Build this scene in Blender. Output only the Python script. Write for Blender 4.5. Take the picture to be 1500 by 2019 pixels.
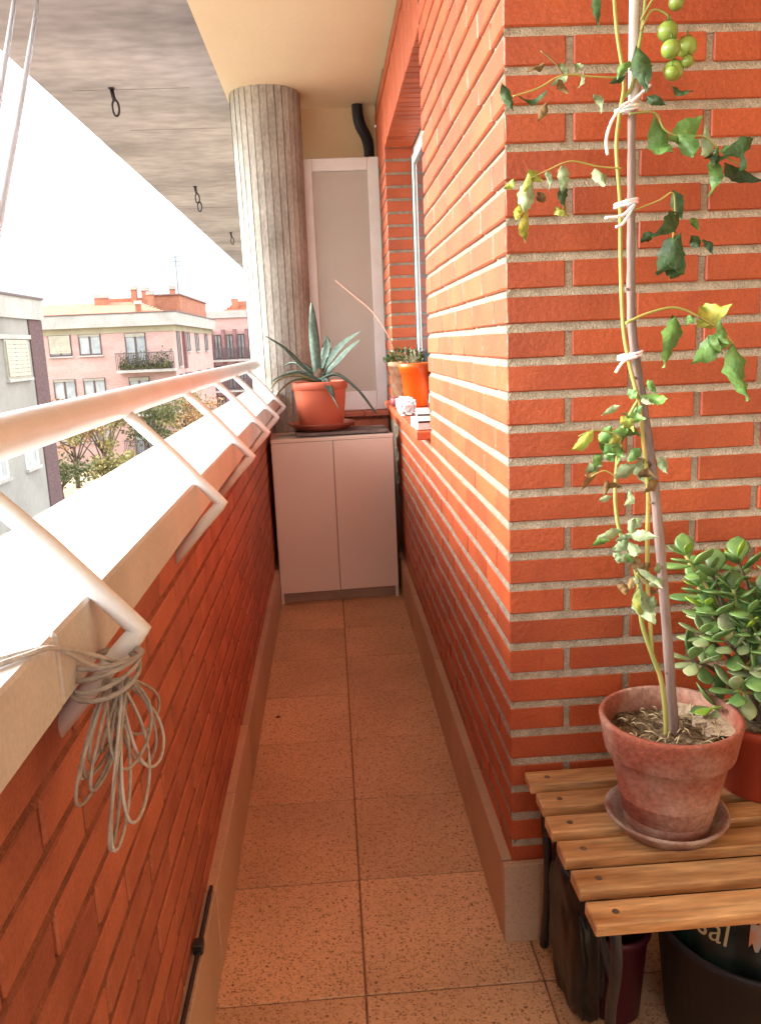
import bpy, bmesh, math, random
from mathutils import Vector, Matrix, noise

random.seed(11)
for o in list(bpy.data.objects):
    bpy.data.objects.remove(o, do_unlink=True)
scene = bpy.context.scene
COL = scene.collection
R = math.radians

# ------------------------------------------------------------------ camera
EYE = Vector((0, 0, 1.35))
YAW, PITCH, ROLL = 0.05367, 0.20419, -0.04290
fwd = Vector((math.sin(YAW) * math.cos(PITCH), math.cos(YAW) * math.cos(PITCH), -math.sin(PITCH)))
rt = Vector((math.cos(YAW), -math.sin(YAW), 0))
up = rt.cross(fwd)
rt2 = math.cos(ROLL) * rt + math.sin(ROLL) * up
up2 = -math.sin(ROLL) * rt + math.cos(ROLL) * up
cam_d = bpy.data.cameras.new('camera')
cam_d.sensor_fit = 'VERTICAL'
cam_d.sensor_height = 24.0
cam_d.lens = 24.0 * 1608.9 / 2019
cam_d.clip_start = 0.03
cam_d.clip_end = 6000
cam = bpy.data.objects.new('camera', cam_d)
COL.objects.link(cam)
cam.matrix_world = Matrix(((rt2.x, up2.x, -fwd.x, EYE.x), (rt2.y, up2.y, -fwd.y, EYE.y), (rt2.z, up2.z, -fwd.z, EYE.z), (0, 0, 0, 1)))
scene.camera = cam

# ------------------------------------------------------------------ sky, sun, exposure
SUN_EL, SUN_AZ = 22.0, -84.0          # azimuth clockwise from +Y: the light comes from the open left side
world = bpy.data.worlds.new('World')
scene.world = world
world.use_nodes = True
wn, wl = world.node_tree.nodes, world.node_tree.links
bg = wn['Background']
sky = wn.new('ShaderNodeTexSky')
sky.sky_type = 'NISHITA'
sky.sun_disc = False
sky.sun_elevation = R(SUN_EL)
sky.sun_rotation = R(SUN_AZ)
sky.altitude = 700
sky.dust_density = 2.0
tc = wn.new('ShaderNodeTexCoord')
mp = wn.new('ShaderNodeMapping')
mp.inputs['Scale'].default_value = (1.3, 1.3, 4.0)
mp.inputs['Location'].default_value = (25.5, 34.5, 13.5)
cn = wn.new('ShaderNodeTexNoise')
cn.inputs['Scale'].default_value = 1.7
cn.inputs['Detail'].default_value = 7
cn.inputs['Roughness'].default_value = 0.55
cr = wn.new('ShaderNodeValToRGB')
cr.color_ramp.elements[0].position = 0.40
cr.color_ramp.elements[0].color = (0, 0, 0, 1)
cr.color_ramp.elements[1].position = 0.76
cr.color_ramp.elements[1].color = (1, 1, 1, 1)
mx = wn.new('ShaderNodeMix')
mx.data_type = 'RGBA'
mx.inputs['Factor'].default_value = 0.92
cc = wn.new('ShaderNodeMix')                          # broken cloud: blue grey undersides to bright white tops
cc.data_type = 'RGBA'
cc.inputs['A'].default_value = (0.90, 0.97, 1.03, 1)
cc.inputs['B'].default_value = (14.0, 14.2, 14.4, 1)
wl.new(tc.outputs['Generated'], mp.inputs['Vector'])
wl.new(mp.outputs['Vector'], cn.inputs['Vector'])
wl.new(cn.outputs['Fac'], cr.inputs['Fac'])
wl.new(cr.outputs['Color'], cc.inputs['Factor'])
wl.new(cc.outputs['Result'], mx.inputs['B'])
wl.new(sky.outputs['Color'], mx.inputs['A'])
wl.new(mx.outputs['Result'], bg.inputs['Color'])
bg.inputs['Strength'].default_value = 0.135

sd = bpy.data.lights.new('sun', 'SUN')
sd.energy = 2.1
sd.angle = R(40)
sd.color = (1.0, 0.97, 0.92)
sun = bpy.data.objects.new('sun', sd)
COL.objects.link(sun)
to_sun = Vector((math.sin(R(SUN_AZ)) * math.cos(R(SUN_EL)), math.cos(R(SUN_AZ)) * math.cos(R(SUN_EL)), math.sin(R(SUN_EL))))
sun.rotation_euler = to_sun.to_track_quat('Z', 'Y').to_euler()

vs = scene.view_settings
vs.view_transform = 'Standard'
vs.look = 'None'
vs.gamma = 1
vs.use_curve_mapping = False
vs.exposure = 2.85
cy = scene.cycles
cy.use_denoising = True
cy.max_bounces = 12
cy.diffuse_bounces = 8
cy.glossy_bounces = 4
cy.transmission_bounces = 6
cy.caustics_reflective = False
cy.caustics_refractive = False


# ------------------------------------------------------------------ materials
def mat(name, c1, c2=None, rough=0.75, scale=6.0, stretch=(1, 1, 1), bump=0.15, bscale=70.0, rnd=0.0, spec=0.35,
        fine=0.0, fscale=160.0, metal=0.0, trans=0.0, coat=0.0, detail=5.0, lo=0.35, hi=0.65, sss=0.0):
    m = bpy.data.materials.new(name)
    m.use_nodes = True
    N, L = m.node_tree.nodes, m.node_tree.links
    b = N['Principled BSDF']
    b.inputs['Roughness'].default_value = rough
    b.inputs['Specular IOR Level'].default_value = spec
    b.inputs['Metallic'].default_value = metal
    b.inputs['Transmission Weight'].default_value = trans
    b.inputs['Coat Weight'].default_value = coat
    if sss:
        b.inputs['Subsurface Weight'].default_value = sss
        b.inputs['Subsurface Scale'].default_value = 0.01
    c2 = c2 or tuple(v * 0.82 for v in c1)
    t = N.new('ShaderNodeTexCoord')
    mpn = N.new('ShaderNodeMapping')
    mpn.inputs['Scale'].default_value = stretch
    L.new(t.outputs['Object'], mpn.inputs['Vector'])
    oi = N.new('ShaderNodeObjectInfo')
    ad = N.new('ShaderNodeVectorMath')
    ad.operation = 'ADD'
    sc3 = N.new('ShaderNodeVectorMath')
    sc3.operation = 'SCALE'
    sc3.inputs[0].default_value = (7.3, 5.1, 9.7)
    L.new(oi.outputs['Random'], sc3.inputs['Scale'])
    L.new(mpn.outputs['Vector'], ad.inputs[0])
    L.new(sc3.outputs['Vector'], ad.inputs[1])
    n1 = N.new('ShaderNodeTexNoise')
    n1.inputs['Scale'].default_value = scale
    n1.inputs['Detail'].default_value = detail
    L.new(ad.outputs['Vector'], n1.inputs['Vector'])
    rp = N.new('ShaderNodeValToRGB')
    rp.color_ramp.elements[0].position = lo
    rp.color_ramp.elements[0].color = (*c2, 1)
    rp.color_ramp.elements[1].position = hi
    rp.color_ramp.elements[1].color = (*c1, 1)
    L.new(n1.outputs['Fac'], rp.inputs['Fac'])
    out = rp.outputs['Color']
    n2 = N.new('ShaderNodeTexNoise')
    n2.inputs['Scale'].default_value = fscale
    n2.inputs['Detail'].default_value = 3
    L.new(ad.outputs['Vector'], n2.inputs['Vector'])
    if fine:
        mr = N.new('ShaderNodeMapRange')
        mr.inputs['From Min'].default_value = 0.3
        mr.inputs['From Max'].default_value = 0.7
        mr.inputs['To Min'].default_value = 1 - fine
        mr.inputs['To Max'].default_value = 1 + fine
        L.new(n2.outputs['Fac'], mr.inputs['Value'])
        hv = N.new('ShaderNodeHueSaturation')
        L.new(out, hv.inputs['Color'])
        L.new(mr.outputs['Result'], hv.inputs['Value'])
        out = hv.outputs['Color']
    if rnd:
        mr = N.new('ShaderNodeMapRange')
        mr.inputs['To Min'].default_value = 1 - rnd
        mr.inputs['To Max'].default_value = 1 + rnd
        L.new(oi.outputs['Random'], mr.inputs['Value'])
        hv = N.new('ShaderNodeHueSaturation')
        L.new(out, hv.inputs['Color'])
        L.new(mr.outputs['Result'], hv.inputs['Value'])
        out = hv.outputs['Color']
    L.new(out, b.inputs['Base Color'])
    if bump:
        n3 = N.new('ShaderNodeTexNoise')
        n3.inputs['Scale'].default_value = bscale
        n3.inputs['Detail'].default_value = 6
        L.new(ad.outputs['Vector'], n3.inputs['Vector'])
        bp = N.new('ShaderNodeBump')
        bp.inputs['Strength'].default_value = bump
        bp.inputs['Distance'].default_value = 0.01
        L.new(n3.outputs['Fac'], bp.inputs['Height'])
        L.new(bp.outputs['Normal'], b.inputs['Normal'])
    return m


def terrazzo(name, base, chipd, chipr):
    m = mat(name, base, tuple(v * 0.80 for v in base), rough=0.55, scale=3.0, bump=0.05, bscale=200, rnd=0.10, fine=0.10, fscale=220, detail=8)
    N, L = m.node_tree.nodes, m.node_tree.links
    b = N['Principled BSDF']
    src = b.inputs['Base Color'].links[0].from_socket
    t = N.new('ShaderNodeTexCoord')
    for scale, thr, colr, seed in ((130, 0.20, chipd, 0.0), (190, 0.25, chipr, 3.7), (70, 0.12, chipd, 8.1)):
        ad = N.new('ShaderNodeVectorMath')
        ad.operation = 'ADD'
        ad.inputs[1].default_value = (seed, seed, seed)
        L.new(t.outputs['Object'], ad.inputs[0])
        nz = N.new('ShaderNodeTexNoise')
        nz.inputs['Scale'].default_value = scale * 1.5
        L.new(ad.outputs['Vector'], nz.inputs['Vector'])
        mxv = N.new('ShaderNodeMix')
        mxv.data_type = 'VECTOR'
        mxv.inputs['Factor'].default_value = 0.012
        L.new(ad.outputs['Vector'], mxv.inputs['A'])
        L.new(nz.outputs['Color'], mxv.inputs['B'])
        v = N.new('ShaderNodeTexVoronoi')
        v.inputs['Scale'].default_value = scale
        L.new(mxv.outputs['Result'], v.inputs['Vector'])
        sep = N.new('ShaderNodeSeparateColor')
        L.new(v.outputs['Color'], sep.inputs['Color'])
        th = N.new('ShaderNodeMath')
        th.operation = 'MULTIPLY'
        th.inputs[1].default_value = thr * 2
        L.new(sep.outputs['Red'], th.inputs[0])
        lt = N.new('ShaderNodeMath')
        lt.operation = 'LESS_THAN'
        L.new(v.outputs['Distance'], lt.inputs[0])
        L.new(th.outputs['Value'], lt.inputs[1])
        f = N.new('ShaderNodeMath')
        f.operation = 'MULTIPLY'
        f.inputs[1].default_value = 0.75
        L.new(lt.outputs['Value'], f.inputs[0])
        mxc = N.new('ShaderNodeMix')
        mxc.data_type = 'RGBA'
        mxc.inputs['B'].default_value = (*colr, 1)
        L.new(f.outputs['Value'], mxc.inputs['Factor'])
        L.new(src, mxc.inputs['A'])
        src = mxc.outputs['Result']
    L.new(src, b.inputs['Base Color'])
    return m


MT = {}
MT['brick'] = mat('red_brick', (0.50, 0.098, 0.029), (0.40, 0.070, 0.021), rough=0.50, scale=6, bump=0.22, bscale=90, rnd=0.13, fine=0.16, fscale=240, spec=0.6)
MT['brick_par'] = mat('parapet_brick', (0.47, 0.15, 0.082), (0.34, 0.098, 0.056), rough=0.68, scale=7, bump=0.3, bscale=80, rnd=0.10, fine=0.12, fscale=200, spec=0.45)
MT['mortar'] = mat('sand_mortar', (0.53, 0.45, 0.34), (0.39, 0.325, 0.24), rough=0.95, scale=40, bump=0.6, bscale=260, fine=0.22, fscale=320, spec=0.1)
MT['mortar_c'] = mat('grey_mortar', (0.36, 0.30, 0.23), (0.26, 0.21, 0.16), rough=0.95, scale=40, bump=0.6, bscale=260, fine=0.22, fscale=320, spec=0.1)
MT['mortar_par'] = mat('rusty_mortar', (0.31, 0.115, 0.07), (0.20, 0.072, 0.046), rough=0.9, scale=30, bump=0.5, bscale=240, fine=0.2, fscale=300, spec=0.1)
MT['coping'] = mat('coping_stone', (0.66, 0.63, 0.60), (0.55, 0.52, 0.485), rough=0.75, scale=5, detail=9, bump=0.1, bscale=120, rnd=0.04, fine=0.06)
MT['skirt'] = terrazzo('skirting_stone', (0.58, 0.42, 0.29), (0.42, 0.29, 0.2), (0.5, 0.33, 0.22))
MT['tile'] = terrazzo('terrazzo', (0.74, 0.48, 0.29), (0.13, 0.06, 0.035), (0.34, 0.15, 0.075))
MT['grout'] = mat('grout', (0.34, 0.19, 0.12), (0.22, 0.12, 0.075), rough=0.95, scale=30, bump=0.3)
MT['ceil'] = mat('cream_paint', (0.78, 0.61, 0.39), (0.74, 0.56, 0.35), rough=0.85, scale=1.6, bump=0.12, bscale=40, fine=0.03)
MT['conc'] = mat('board_concrete', (0.44, 0.40, 0.39), (0.20, 0.175, 0.17), rough=0.92, scale=1.15, stretch=(0.8, 1.5, 1), bump=0.25, bscale=18, fine=0.16, fscale=9, lo=0.22, hi=0.66, detail=10)
MT['conc_col'] = mat('column_concrete', (0.47, 0.44, 0.39), (0.27, 0.24, 0.21), rough=0.92, scale=5, stretch=(1.4, 1.4, 0.75), bump=0.3, bscale=40, fine=0.2, fscale=55, lo=0.25, hi=0.68, detail=9)
MT['white'] = mat('white_paint', (0.80, 0.80, 0.80), (0.72, 0.715, 0.70), rough=0.34, scale=7, bump=0.06, bscale=60, fine=0.03, spec=0.5)
MT['lacq'] = mat('white_laminate', (0.86, 0.76, 0.66), (0.83, 0.73, 0.63), rough=0.22, scale=2, bump=0.02, bscale=80, fine=0.02, spec=0.5)
MT['plinth'] = mat('plinth_laminate', (0.46, 0.34, 0.25), rough=0.5, scale=4, bump=0.05)
MT['glassf'] = mat('frosted_glass', (0.72, 0.68, 0.61), (0.66, 0.61, 0.54), rough=0.24, scale=1.2, bump=0.22, bscale=220, spec=0.5, trans=0.35)
MT['glass'] = mat('window_glass', (0.05, 0.06, 0.065), (0.035, 0.045, 0.05), rough=0.06, bump=0.0, spec=0.6)
MT['black'] = mat('black_plastic', (0.022, 0.021, 0.022), (0.014, 0.014, 0.015), rough=0.42, bump=0.06, spec=0.5)
MT['iron'] = mat('black_iron', (0.03, 0.03, 0.032), (0.018, 0.018, 0.02), rough=0.38, bump=0.1, bscale=160, spec=0.5)
MT['rust'] = mat('dark_steel', (0.06, 0.052, 0.06), (0.035, 0.028, 0.03), rough=0.5, metal=0.4, bump=0.15)
MT['wood'] = mat('pine_slat', (0.70, 0.43, 0.20), (0.38, 0.165, 0.055), rough=0.52, scale=3.0, stretch=(1.6, 11, 11), bump=0.2, bscale=20, rnd=0.14, fine=0.22, fscale=11, spec=0.4, detail=7, lo=0.3, hi=0.7)
MT['terra'] = mat('old_terracotta', (0.42, 0.25, 0.185), (0.29, 0.080, 0.046), rough=0.88, scale=8, bump=0.35, bscale=110, fine=0.22, fscale=110, lo=0.42, hi=0.70, detail=9)
MT['terra_w'] = mat('limed_terracotta', (0.47, 0.33, 0.26), (0.33, 0.115, 0.075), rough=0.9, scale=12, bump=0.25, bscale=110, fine=0.15, fscale=150, lo=0.38, hi=0.62)
MT['saucer'] = mat('limed_saucer', (0.45, 0.34, 0.27), (0.27, 0.12, 0.085), rough=0.9, scale=16, bump=0.25, bscale=110, fine=0.15, lo=0.36, hi=0.62)
MT['redpot'] = mat('red_plastic_pot', (0.42, 0.065, 0.03), (0.36, 0.05, 0.025), rough=0.5, scale=4, bump=0.04)
MT['pinkpot'] = mat('salmon_plastic_pot', (0.60, 0.155, 0.085), (0.55, 0.135, 0.075), rough=0.5, scale=4, bump=0.04)
MT['orange'] = mat('orange_plastic', (0.80, 0.13, 0.012), (0.75, 0.11, 0.01), rough=0.36, scale=3, bump=0.03, spec=0.5)
MT['beigepot'] = mat('mottled_planter', (0.52, 0.36, 0.22), (0.40, 0.19, 0.10), rough=0.8, scale=22, bump=0.3, fine=0.15)
MT['soil'] = mat('dry_soil', (0.26, 0.19, 0.11), (0.07, 0.045, 0.028), rough=1.0, scale=70, bump=1.0, bscale=120, fine=0.3, fscale=200, spec=0.05)
MT['sand'] = mat('pale_soil_crust', (0.50, 0.39, 0.27), (0.40, 0.29, 0.19), rough=1.0, scale=20, bump=0.6, bscale=160, fine=0.15)
MT['straw'] = mat('dead_straw', (0.50, 0.40, 0.24), (0.32, 0.23, 0.12), rough=0.9, scale=40, bump=0.2, rnd=0.25)
MT['stake'] = mat('grey_stake', (0.32, 0.235, 0.20), (0.17, 0.115, 0.10), rough=0.8, scale=26, stretch=(1, 1, 0.2), bump=0.3, bscale=120)
MT['stakew'] = mat('pale_stake', (0.70, 0.64, 0.58), (0.56, 0.48, 0.43), rough=0.7, scale=26, stretch=(1, 1, 0.2), bump=0.15)
MT['stem'] = mat('straw_stem', (0.50, 0.36, 0.10), (0.34, 0.33, 0.08), rough=0.6, scale=18, bump=0.1)
MT['stemg'] = mat('green_stem', (0.25, 0.30, 0.08), (0.40, 0.33, 0.10), rough=0.6, scale=14, bump=0.1)
MT['lf_g'] = mat('leaf_green', (0.155, 0.28, 0.065), (0.085, 0.18, 0.045), rough=0.5, scale=30, bump=0.25, bscale=140, rnd=0.2)
MT['lf_d'] = mat('leaf_dark', (0.055, 0.11, 0.035), (0.032, 0.062, 0.022), rough=0.55, scale=30, bump=0.3, bscale=140, rnd=0.25)
MT['lf_y'] = mat('leaf_yellowing', (0.42, 0.36, 0.06), (0.20, 0.29, 0.05), rough=0.55, scale=22, bump=0.25, bscale=140, rnd=0.15)
MT['lf_p'] = mat('leaf_pale', (0.33, 0.39, 0.21), (0.21, 0.29, 0.14), rough=0.6, scale=25, bump=0.25, bscale=140, rnd=0.2)
MT['lf_b'] = mat('leaf_withered', (0.25, 0.15, 0.055), (0.14, 0.08, 0.03), rough=0.8, scale=30, bump=0.4, bscale=140, rnd=0.2)
MT['tom'] = mat('green_tomato', (0.30, 0.38, 0.075), (0.23, 0.33, 0.06), rough=0.28, scale=18, bump=0.02, rnd=0.1, spec=0.5, sss=0.15)
MT['jade'] = mat('jade_leaf', (0.175, 0.29, 0.085), (0.09, 0.18, 0.05), rough=0.38, scale=30, bump=0.05, rnd=0.38, spec=0.5, sss=0.08)
MT['jade_p'] = mat('jade_leaf_pale', (0.37, 0.41, 0.21), (0.23, 0.32, 0.13), rough=0.42, scale=25, bump=0.05, rnd=0.2, spec=0.5, sss=0.08)
MT['jade_y'] = mat('jade_leaf_new', (0.24, 0.36, 0.03), (0.16, 0.28, 0.035), rough=0.38, scale=25, bump=0.05, rnd=0.2, spec=0.5, sss=0.08)
MT['bark'] = mat('brown_stem', (0.20, 0.13, 0.085), (0.12, 0.075, 0.05), rough=0.9, scale=20, bump=0.4)
MT['agave'] = mat('agave_leaf', (0.15, 0.215, 0.17), (0.085, 0.13, 0.105), rough=0.5, scale=9, stretch=(6, 1, 6), bump=0.08, rnd=0.15)
MT['agave_d'] = mat('agave_dry', (0.30, 0.25, 0.13), (0.18, 0.17, 0.085), rough=0.7, scale=9, stretch=(6, 1, 6), bump=0.15, rnd=0.15)
MT['succ'] = mat('small_succulent', (0.09, 0.155, 0.03), (0.035, 0.07, 0.018), rough=0.6, scale=40, bump=0.2, rnd=0.3)
MT['dry'] = mat('dry_sprig', (0.44, 0.42, 0.29), (0.27, 0.24, 0.16), rough=0.8, scale=40, bump=0.2)
MT['cord'] = mat('cotton_cord', (0.58, 0.54, 0.50), (0.45, 0.41, 0.38), rough=0.9, scale=60, bump=0.4, bscale=260)
MT['cordn'] = mat('nylon_cord', (0.92, 0.92, 0.94), (0.86, 0.86, 0.90), rough=0.55, scale=60, bump=0.15, bscale=260, trans=0.75)
MT['cordw'] = mat('white_cord', (0.88, 0.87, 0.90), (0.82, 0.81, 0.84), rough=0.7, scale=60, bump=0.2, bscale=260, sss=1.0)
MT['cordg'] = mat('grey_weathered_cord', (0.44, 0.40, 0.36), (0.31, 0.275, 0.24), rough=0.9, scale=60, bump=0.4, bscale=260)
MT['bagw'] = mat('white_polythene', (0.78, 0.77, 0.78), (0.70, 0.69, 0.71), rough=0.4, scale=20, bump=0.2, spec=0.5)
MT['card'] = mat('white_card', (0.78, 0.75, 0.72), (0.74, 0.71, 0.68), rough=0.55, scale=8, bump=0.03)
MT['slate'] = mat('grey_board', (0.22, 0.185, 0.17), (0.11, 0.085, 0.08), rough=0.75, scale=16, bump=0.3, bscale=120, fine=0.2)
MT['paper'] = mat('grey_paper', (0.42, 0.40, 0.36), (0.27, 0.24, 0.22), rough=0.8, scale=30, bump=0.2)
MT['jar'] = mat('pinkish_jar', (0.30, 0.07, 0.08), rough=0.4, scale=4, bump=0.05)
MT['magenta'] = mat('magenta_plastic', (0.075, 0.008, 0.02), (0.055, 0.006, 0.015), rough=0.4, scale=4, bump=0.05)
MT['tub'] = mat('dark_tub', (0.028, 0.028, 0.034), (0.02, 0.02, 0.024), rough=0.5, scale=4, bump=0.06)
MT['sack'] = mat('compost_sack', (0.028, 0.065, 0.045), (0.012, 0.018, 0.014), rough=0.34, scale=7, bump=0.15, bscale=30, spec=0.5)
MT['bin'] = mat('bin_liner', (0.016, 0.015, 0.016), (0.009, 0.009, 0.009), rough=0.4, scale=10, bump=0.25, bscale=25, spec=0.4)
MT['print'] = mat('sack_print', (0.55, 0.46, 0.26), rough=0.45, scale=10, bump=0.0)
MT['prints'] = mat('sack_flower_print', (0.45, 0.16, 0.06), (0.30, 0.30, 0.25), rough=0.45, scale=60, bump=0.0)
MT['printt'] = mat('sack_band_print', (0.10, 0.28, 0.30), (0.04, 0.14, 0.13), rough=0.45, scale=30, bump=0.0)
# outside
MT['pink'] = mat('pink_brickwork', (0.48, 0.31, 0.28), (0.42, 0.265, 0.235), rough=0.9, scale=0.8, stretch=(1, 1, 3), bump=0.1, bscale=6, fine=0.10, fscale=7)
MT['pinkd'] = mat('dark_brick_pier', (0.24, 0.125, 0.125), (0.18, 0.09, 0.09), rough=0.9, scale=2, bump=0.1, fine=0.15, fscale=9)
MT['pbrick'] = mat('purple_brick', (0.13, 0.075, 0.075), (0.085, 0.048, 0.05), rough=0.9, scale=6, stretch=(1, 1, 4), bump=0.2, bscale=10, fine=0.2, fscale=9)
MT['greyw'] = mat('grey_render', (0.29, 0.275, 0.25), (0.23, 0.215, 0.195), rough=0.9, scale=0.6, bump=0.1, bscale=4, fine=0.05, fscale=5)
MT['band'] = mat('concrete_band', (0.40, 0.385, 0.36), (0.32, 0.305, 0.28), rough=0.9, scale=1.0, bump=0.1, bscale=8, fine=0.06, fscale=8)
MT['creamb'] = mat('cream_band', (0.36, 0.32, 0.22), rough=0.9, scale=1.0, bump=0.05)
MT['roof'] = mat('clay_roof', (0.40, 0.165, 0.10), (0.32, 0.125, 0.075), rough=0.9, scale=1.6, bump=0.1, bscale=8, rnd=0.1, fine=0.14, fscale=8)
MT['shut'] = mat('cream_shutter', (0.42, 0.39, 0.31), rough=0.6, scale=3, bump=0.0)
MT['frame_d'] = mat('dark_frame', (0.11, 0.07, 0.07), rough=0.6, scale=3, bump=0.0)
MT['curtain'] = mat('pale_pane', (0.40, 0.42, 0.42), (0.24, 0.27, 0.28), rough=0.15, scale=1.6, bump=0.0, spec=0.6)
MT['rail_d'] = mat('dark_railing', (0.10, 0.075, 0.08), rough=0.6, scale=3, bump=0.0)
MT['foliage_d'] = mat('dark_foliage', (0.125, 0.125, 0.045), (0.07, 0.08, 0.03), rough=0.8, scale=1.5, bump=0.0)
MT['foliage_o'] = mat('olive_foliage', (0.26, 0.215, 0.07), (0.16, 0.145, 0.05), rough=0.8, scale=1.2, bump=0.0)
MT['foliage_r'] = mat('autumn_foliage', (0.36, 0.205, 0.09), (0.23, 0.145, 0.065), rough=0.8, scale=1.2, bump=0.0)
MT['trunk'] = mat('tree_bark', (0.13, 0.095, 0.07), (0.08, 0.06, 0.045), rough=0.95, scale=6, bump=0.3)
MT['earth'] = mat('pale_earth', (0.40, 0.30, 0.21), (0.28, 0.23, 0.13), rough=1.0, scale=0.16, bump=0.2, bscale=3, fine=0.2, fscale=2.5)
MT['pave'] = mat('pavement', (0.50, 0.47, 0.43), (0.42, 0.39, 0.35), rough=0.9, scale=0.8, bump=0.1, bscale=5, fine=0.1, fscale=4)
MT['asphalt'] = mat('worn_concrete_road', (0.34, 0.32, 0.30), (0.27, 0.255, 0.24), rough=0.9, scale=0.6, bump=0.1, bscale=8)


# ------------------------------------------------------------------ mesh helpers
class MB:
    """Collects simple solids and links them as one mesh object."""
    def __init__(self):
        self.v, self.f, self.s = [], [], []

    def add(self, vs_, fs_, smooth=False):
        k = len(self.v)
        self.v += [tuple(p) for p in vs_]
        self.f += [tuple(i + k for i in f) for f in fs_]
        self.s += [smooth] * len(fs_)
        return self

    def box(self, x0, x1, y0, y1, z0, z1, bev=0.0, jit=0.0):
        if bev <= 0:
            v = [(x, y, z) for x in (x0, x1) for y in (y0, y1) for z in (z0, z1)]
            f = [(0, 1, 3, 2), (4, 6, 7, 5), (0, 4, 5, 1), (2, 3, 7, 6), (0, 2, 6, 4), (1, 5, 7, 3)]
            return self.add(v, f)
        bm = bmesh.new()
        bmesh.ops.create_cube(bm, size=1)
        for w in bm.verts:
            w.co = Vector(((x0 + x1) / 2 + w.co.x * (x1 - x0), (y0 + y1) / 2 + w.co.y * (y1 - y0), (z0 + z1) / 2 + w.co.z * (z1 - z0)))
        bmesh.ops.bevel(bm, geom=list(bm.edges), offset=bev, segments=1, affect='EDGES', profile=0.5)
        if jit:
            for w in bm.verts:
                w.co += Vector((random.uniform(-jit, jit), random.uniform(-jit, jit), random.uniform(-jit, jit)))
        bm.verts.index_update()
        self.add([w.co for w in bm.verts], [[w.index for w in f.verts] for f in bm.faces])
        bm.free()
        return self

    def tube(self, pts, rad, n=8, cap=True, smooth=True, closed=False):
        pts = [Vector(p) for p in pts]
        m = len(pts)
        rads = rad if isinstance(rad, (list, tuple)) else [rad] * m
        k = len(self.v)
        prev = None
        for i, p in enumerate(pts):
            a = pts[max(i - 1, 0)] if not closed else pts[(i - 1) % m]
            b = pts[min(i + 1, m - 1)] if not closed else pts[(i + 1) % m]
            d = (b - a).normalized()
            if prev is None:
                u = d.cross(Vector((0, 0, 1)))
                if u.length < 0.05:
                    u = d.cross(Vector((1, 0, 0)))
            else:
                u = prev - d * prev.dot(d)
            u.normalize()
            prev = u
            w = d.cross(u)
            for j in range(n):
                t = 2 * math.pi * j / n
                self.v.append(tuple(p + (u * math.cos(t) + w * math.sin(t)) * rads[i]))
        for i in range(m - 1 if not closed else m):
            i2 = (i + 1) % m
            for j in range(n):
                j2 = (j + 1) % n
                self.f.append((k + i * n + j, k + i * n + j2, k + i2 * n + j2, k + i2 * n + j))
                self.s.append(smooth)
        if cap and not closed:
            self.f.append(tuple(k + j for j in reversed(range(n))))
            self.f.append(tuple(k + (m - 1) * n + j for j in range(n)))
            self.s += [False, False]
        return self

    def lathe(self, prof, cx=0, cy_=0, n=32, smooth=True, close=True, wob=0.0):
        k = len(self.v)
        m = len(prof)
        for (r, z) in prof:
            for j in range(n):
                t = 2 * math.pi * j / n
                q = r * (1 + wob * math.sin(2 * t + 0.6) + wob * 0.6 * math.sin(3 * t))
                self.v.append((cx + q * math.cos(t), cy_ + q * math.sin(t), z))
        for i in range(m - 1):
            for j in range(n):
                j2 = (j + 1) % n
                self.f.append((k + i * n + j, k + i * n + j2, k + (i + 1) * n + j2, k + (i + 1) * n + j))
                self.s.append(smooth)
        if close:
            self.f.append(tuple(k + j for j in reversed(range(n))))
            self.f.append(tuple(k + (m - 1) * n + j for j in range(n)))
            self.s += [False, False]
        return self

    def mesh(self, name, m):
        me = bpy.data.meshes.new(name)
        me.from_pydata(self.v, [], self.f)
        me.polygons.foreach_set('use_smooth', self.s)
        if m is not None:
            me.materials.append(MT[m] if isinstance(m, str) else m)
        me.update()
        bm = bmesh.new()
        bm.from_mesh(me)
        bmesh.ops.recalc_face_normals(bm, faces=bm.faces)
        bm.to_mesh(me)
        bm.free()
        return me

    def build(self, name, m, parent=None):
        o = bpy.data.objects.new(name, self.mesh(name, m))
        COL.objects.link(o)
        if parent is not None:
            o.parent = parent
        return o


def place(name, me, parent, loc, rot=(0, 0, 0), scale=(1, 1, 1)):
    o = bpy.data.objects.new(name, me)
    COL.objects.link(o)
    o.parent = parent
    o.location = loc
    o.rotation_euler = rot
    o.scale = scale
    return o


def thing(name, label, cat, loc=(0, 0, 0), rz=0.0, group=None):
    o = bpy.data.objects.new(name, None)
    o.empty_display_size = 0.05
    COL.objects.link(o)
    o.location = loc
    o.rotation_euler = (0, 0, rz)
    return tag(o, label, cat, group)


def tag(o, label, cat, group=None):
    o['label'] = label
    o['category'] = cat
    if group:
        o['group'] = group
    return o


def struct(o):
    o['kind'] = 'structure'
    return o


def smooth_path(pts, sub=6):
    pts = [Vector(p) for p in pts]
    out = []
    for i in range(len(pts) - 1):
        p0, p1, p2, p3 = pts[max(i - 1, 0)], pts[i], pts[i + 1], pts[min(i + 2, len(pts) - 1)]
        for s in range(sub):
            t = s / sub
            out.append(0.5 * ((2 * p1) + (-p0 + p2) * t + (2 * p0 - 5 * p1 + 4 * p2 - p3) * t * t + (-p0 + 3 * p1 - 3 * p2 + p3) * t ** 3))
    out.append(pts[-1])
    return out


BRICKS = {}


def brick_mesh(dx, dy, dz, m, bev=0.0028):
    """a chamfered brick centred on its origin; three uneven variants are shared by all bricks of a size"""
    key = (round(dx, 3), round(dy, 3), round(dz, 3), m)
    if key not in BRICKS:
        BRICKS[key] = [MB().box(-dx / 2, dx / 2, -dy / 2, dy / 2, -dz / 2, dz / 2, bev, 0.0007).mesh('brick', m) for _ in range(3)]
    return random.choice(BRICKS[key])


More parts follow.
